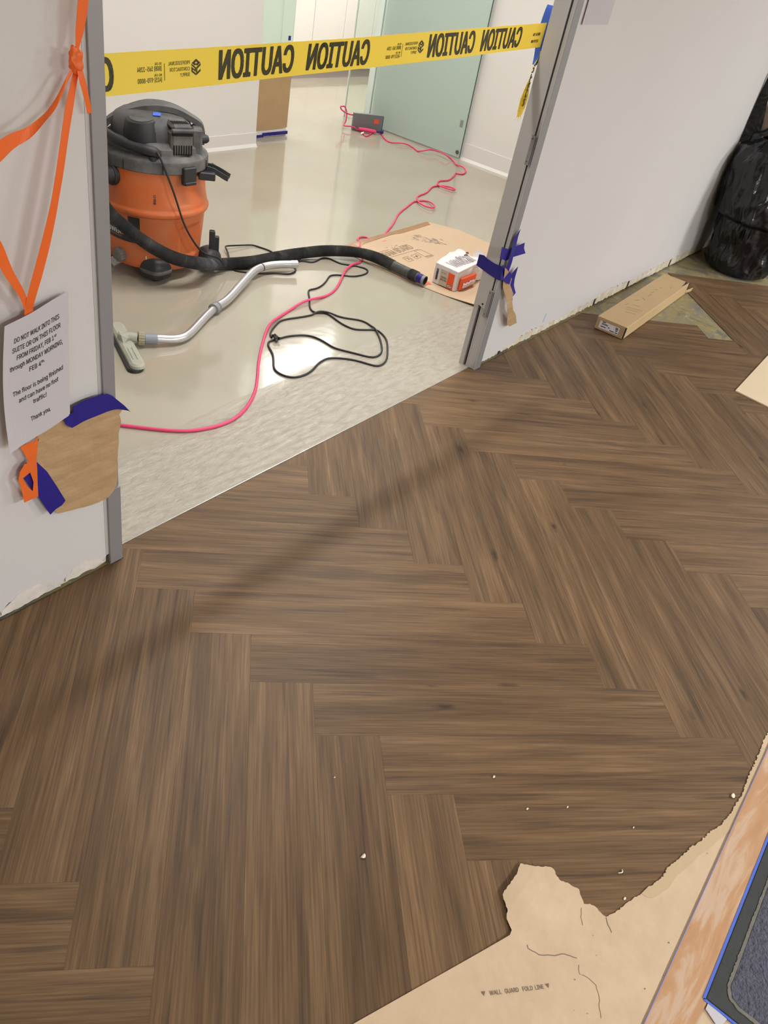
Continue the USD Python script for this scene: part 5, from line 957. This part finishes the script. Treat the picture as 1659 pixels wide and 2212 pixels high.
# ------------------------------------------------------------------ blue tapes and paper scrap on the right jamb
def bent_x(Q):  # (y, z) on the inner side of the right jamb
    return np.stack([1.8055 + .017 * Q[:, 1] - .0006 - .0008 * np.abs(np.sin(Q[:, 0] * 90)), Q[:, 0], Q[:, 1]], 1), np.tile([-1.0, 0, 0], (len(Q), 1))
r1 = P('R1')[:, 1:]; r1[r1[:, 0] > .04, 0] += .028; r1 = np.array([(.083, .478), (.06, .482), (.04, .474), (.004, .468), (-.034, .469), (-.040, .412), (-.004, .415), (.042, .424), (.083, .432)])
t1 = thing('masking_tape', 'lower blue masking tape wrapped round the right jamb with a free flap', 'tape')
obj('strip', sheet(r1, bent_x, .0006, .010), 'blue_tape', t1)
obj('flap', sheet(xz('R1b'), lambda Q: (np.stack([Q[:, 0] + .016, -.0405 - .012 * np.clip((Q[:, 0] - 1.78) / .08, 0, 1), Q[:, 1]], 1), np.tile([0, -1.0, 0], (len(Q), 1))), .0006, .01), 'blue_tape', t1)
obj('masking_tape', sheet(xz('R2') + [.004, 0], lambda Q: (np.stack([Q[:, 0], -.0395 - .006 * np.clip((Q[:, 0] - 1.86) / .1, 0, 1), Q[:, 1]], 1), np.tile([0, -1.0, 0], (len(Q), 1))), .0006, .01), 'blue_tape', label='upper blue tape piece sticking out to the right of the right jamb', category='tape')
obj('masking_tape', sheet(xz('R3'), lambda Q: (np.stack([Q[:, 0] + .004, -.0475 - .004 * np.sin(Q[:, 1] * 40), Q[:, 1]], 1), np.tile([0, -1.0, 0], (len(Q), 1))), .0006, .01), 'blue_tape', label='twisted upright blue tape strip on the front of the right jamb', category='tape')
obj('masking_tape', sheet(xz('R4'), lambda Q: (np.stack([Q[:, 0], -.036 - .006 * np.sin(Q[:, 1] * 30), Q[:, 1]], 1), np.tile([0, -1.0, 0], (len(Q), 1))), .0006, .01), 'blue_tape', label='pointed blue tape shred hanging against the wall behind the paper scrap', category='tape')
obj('kraft_scrap', sheet(Polygon(xz('RP')).buffer(.002), lambda Q: (np.stack([Q[:, 0], -.049 - .006 * np.sin(Q[:, 1] * 26 + 1), Q[:, 1]], 1), np.tile([0, -1.0, 0], (len(Q), 1))), .0006, .012), 'kraft', label='torn tan paper scrap dangling from the blue tape on the right jamb', category='paper scrap')
obj('paper_sheet', sheet([(1.930, 1.309), (2.150, 1.315), (2.156, 1.60), (1.935, 1.594)], lambda Q: (np.stack([Q[:, 0], -.0222 - .004 * np.clip(1 - (Q[:, 0] - 1.93) / .05, 0, 1), Q[:, 1]], 1), np.tile([0, -1.0, 0], (len(Q), 1))), .0004, .02), 'paper_white', label='white paper sheet taped high on the wall right of the opening', category='paper')
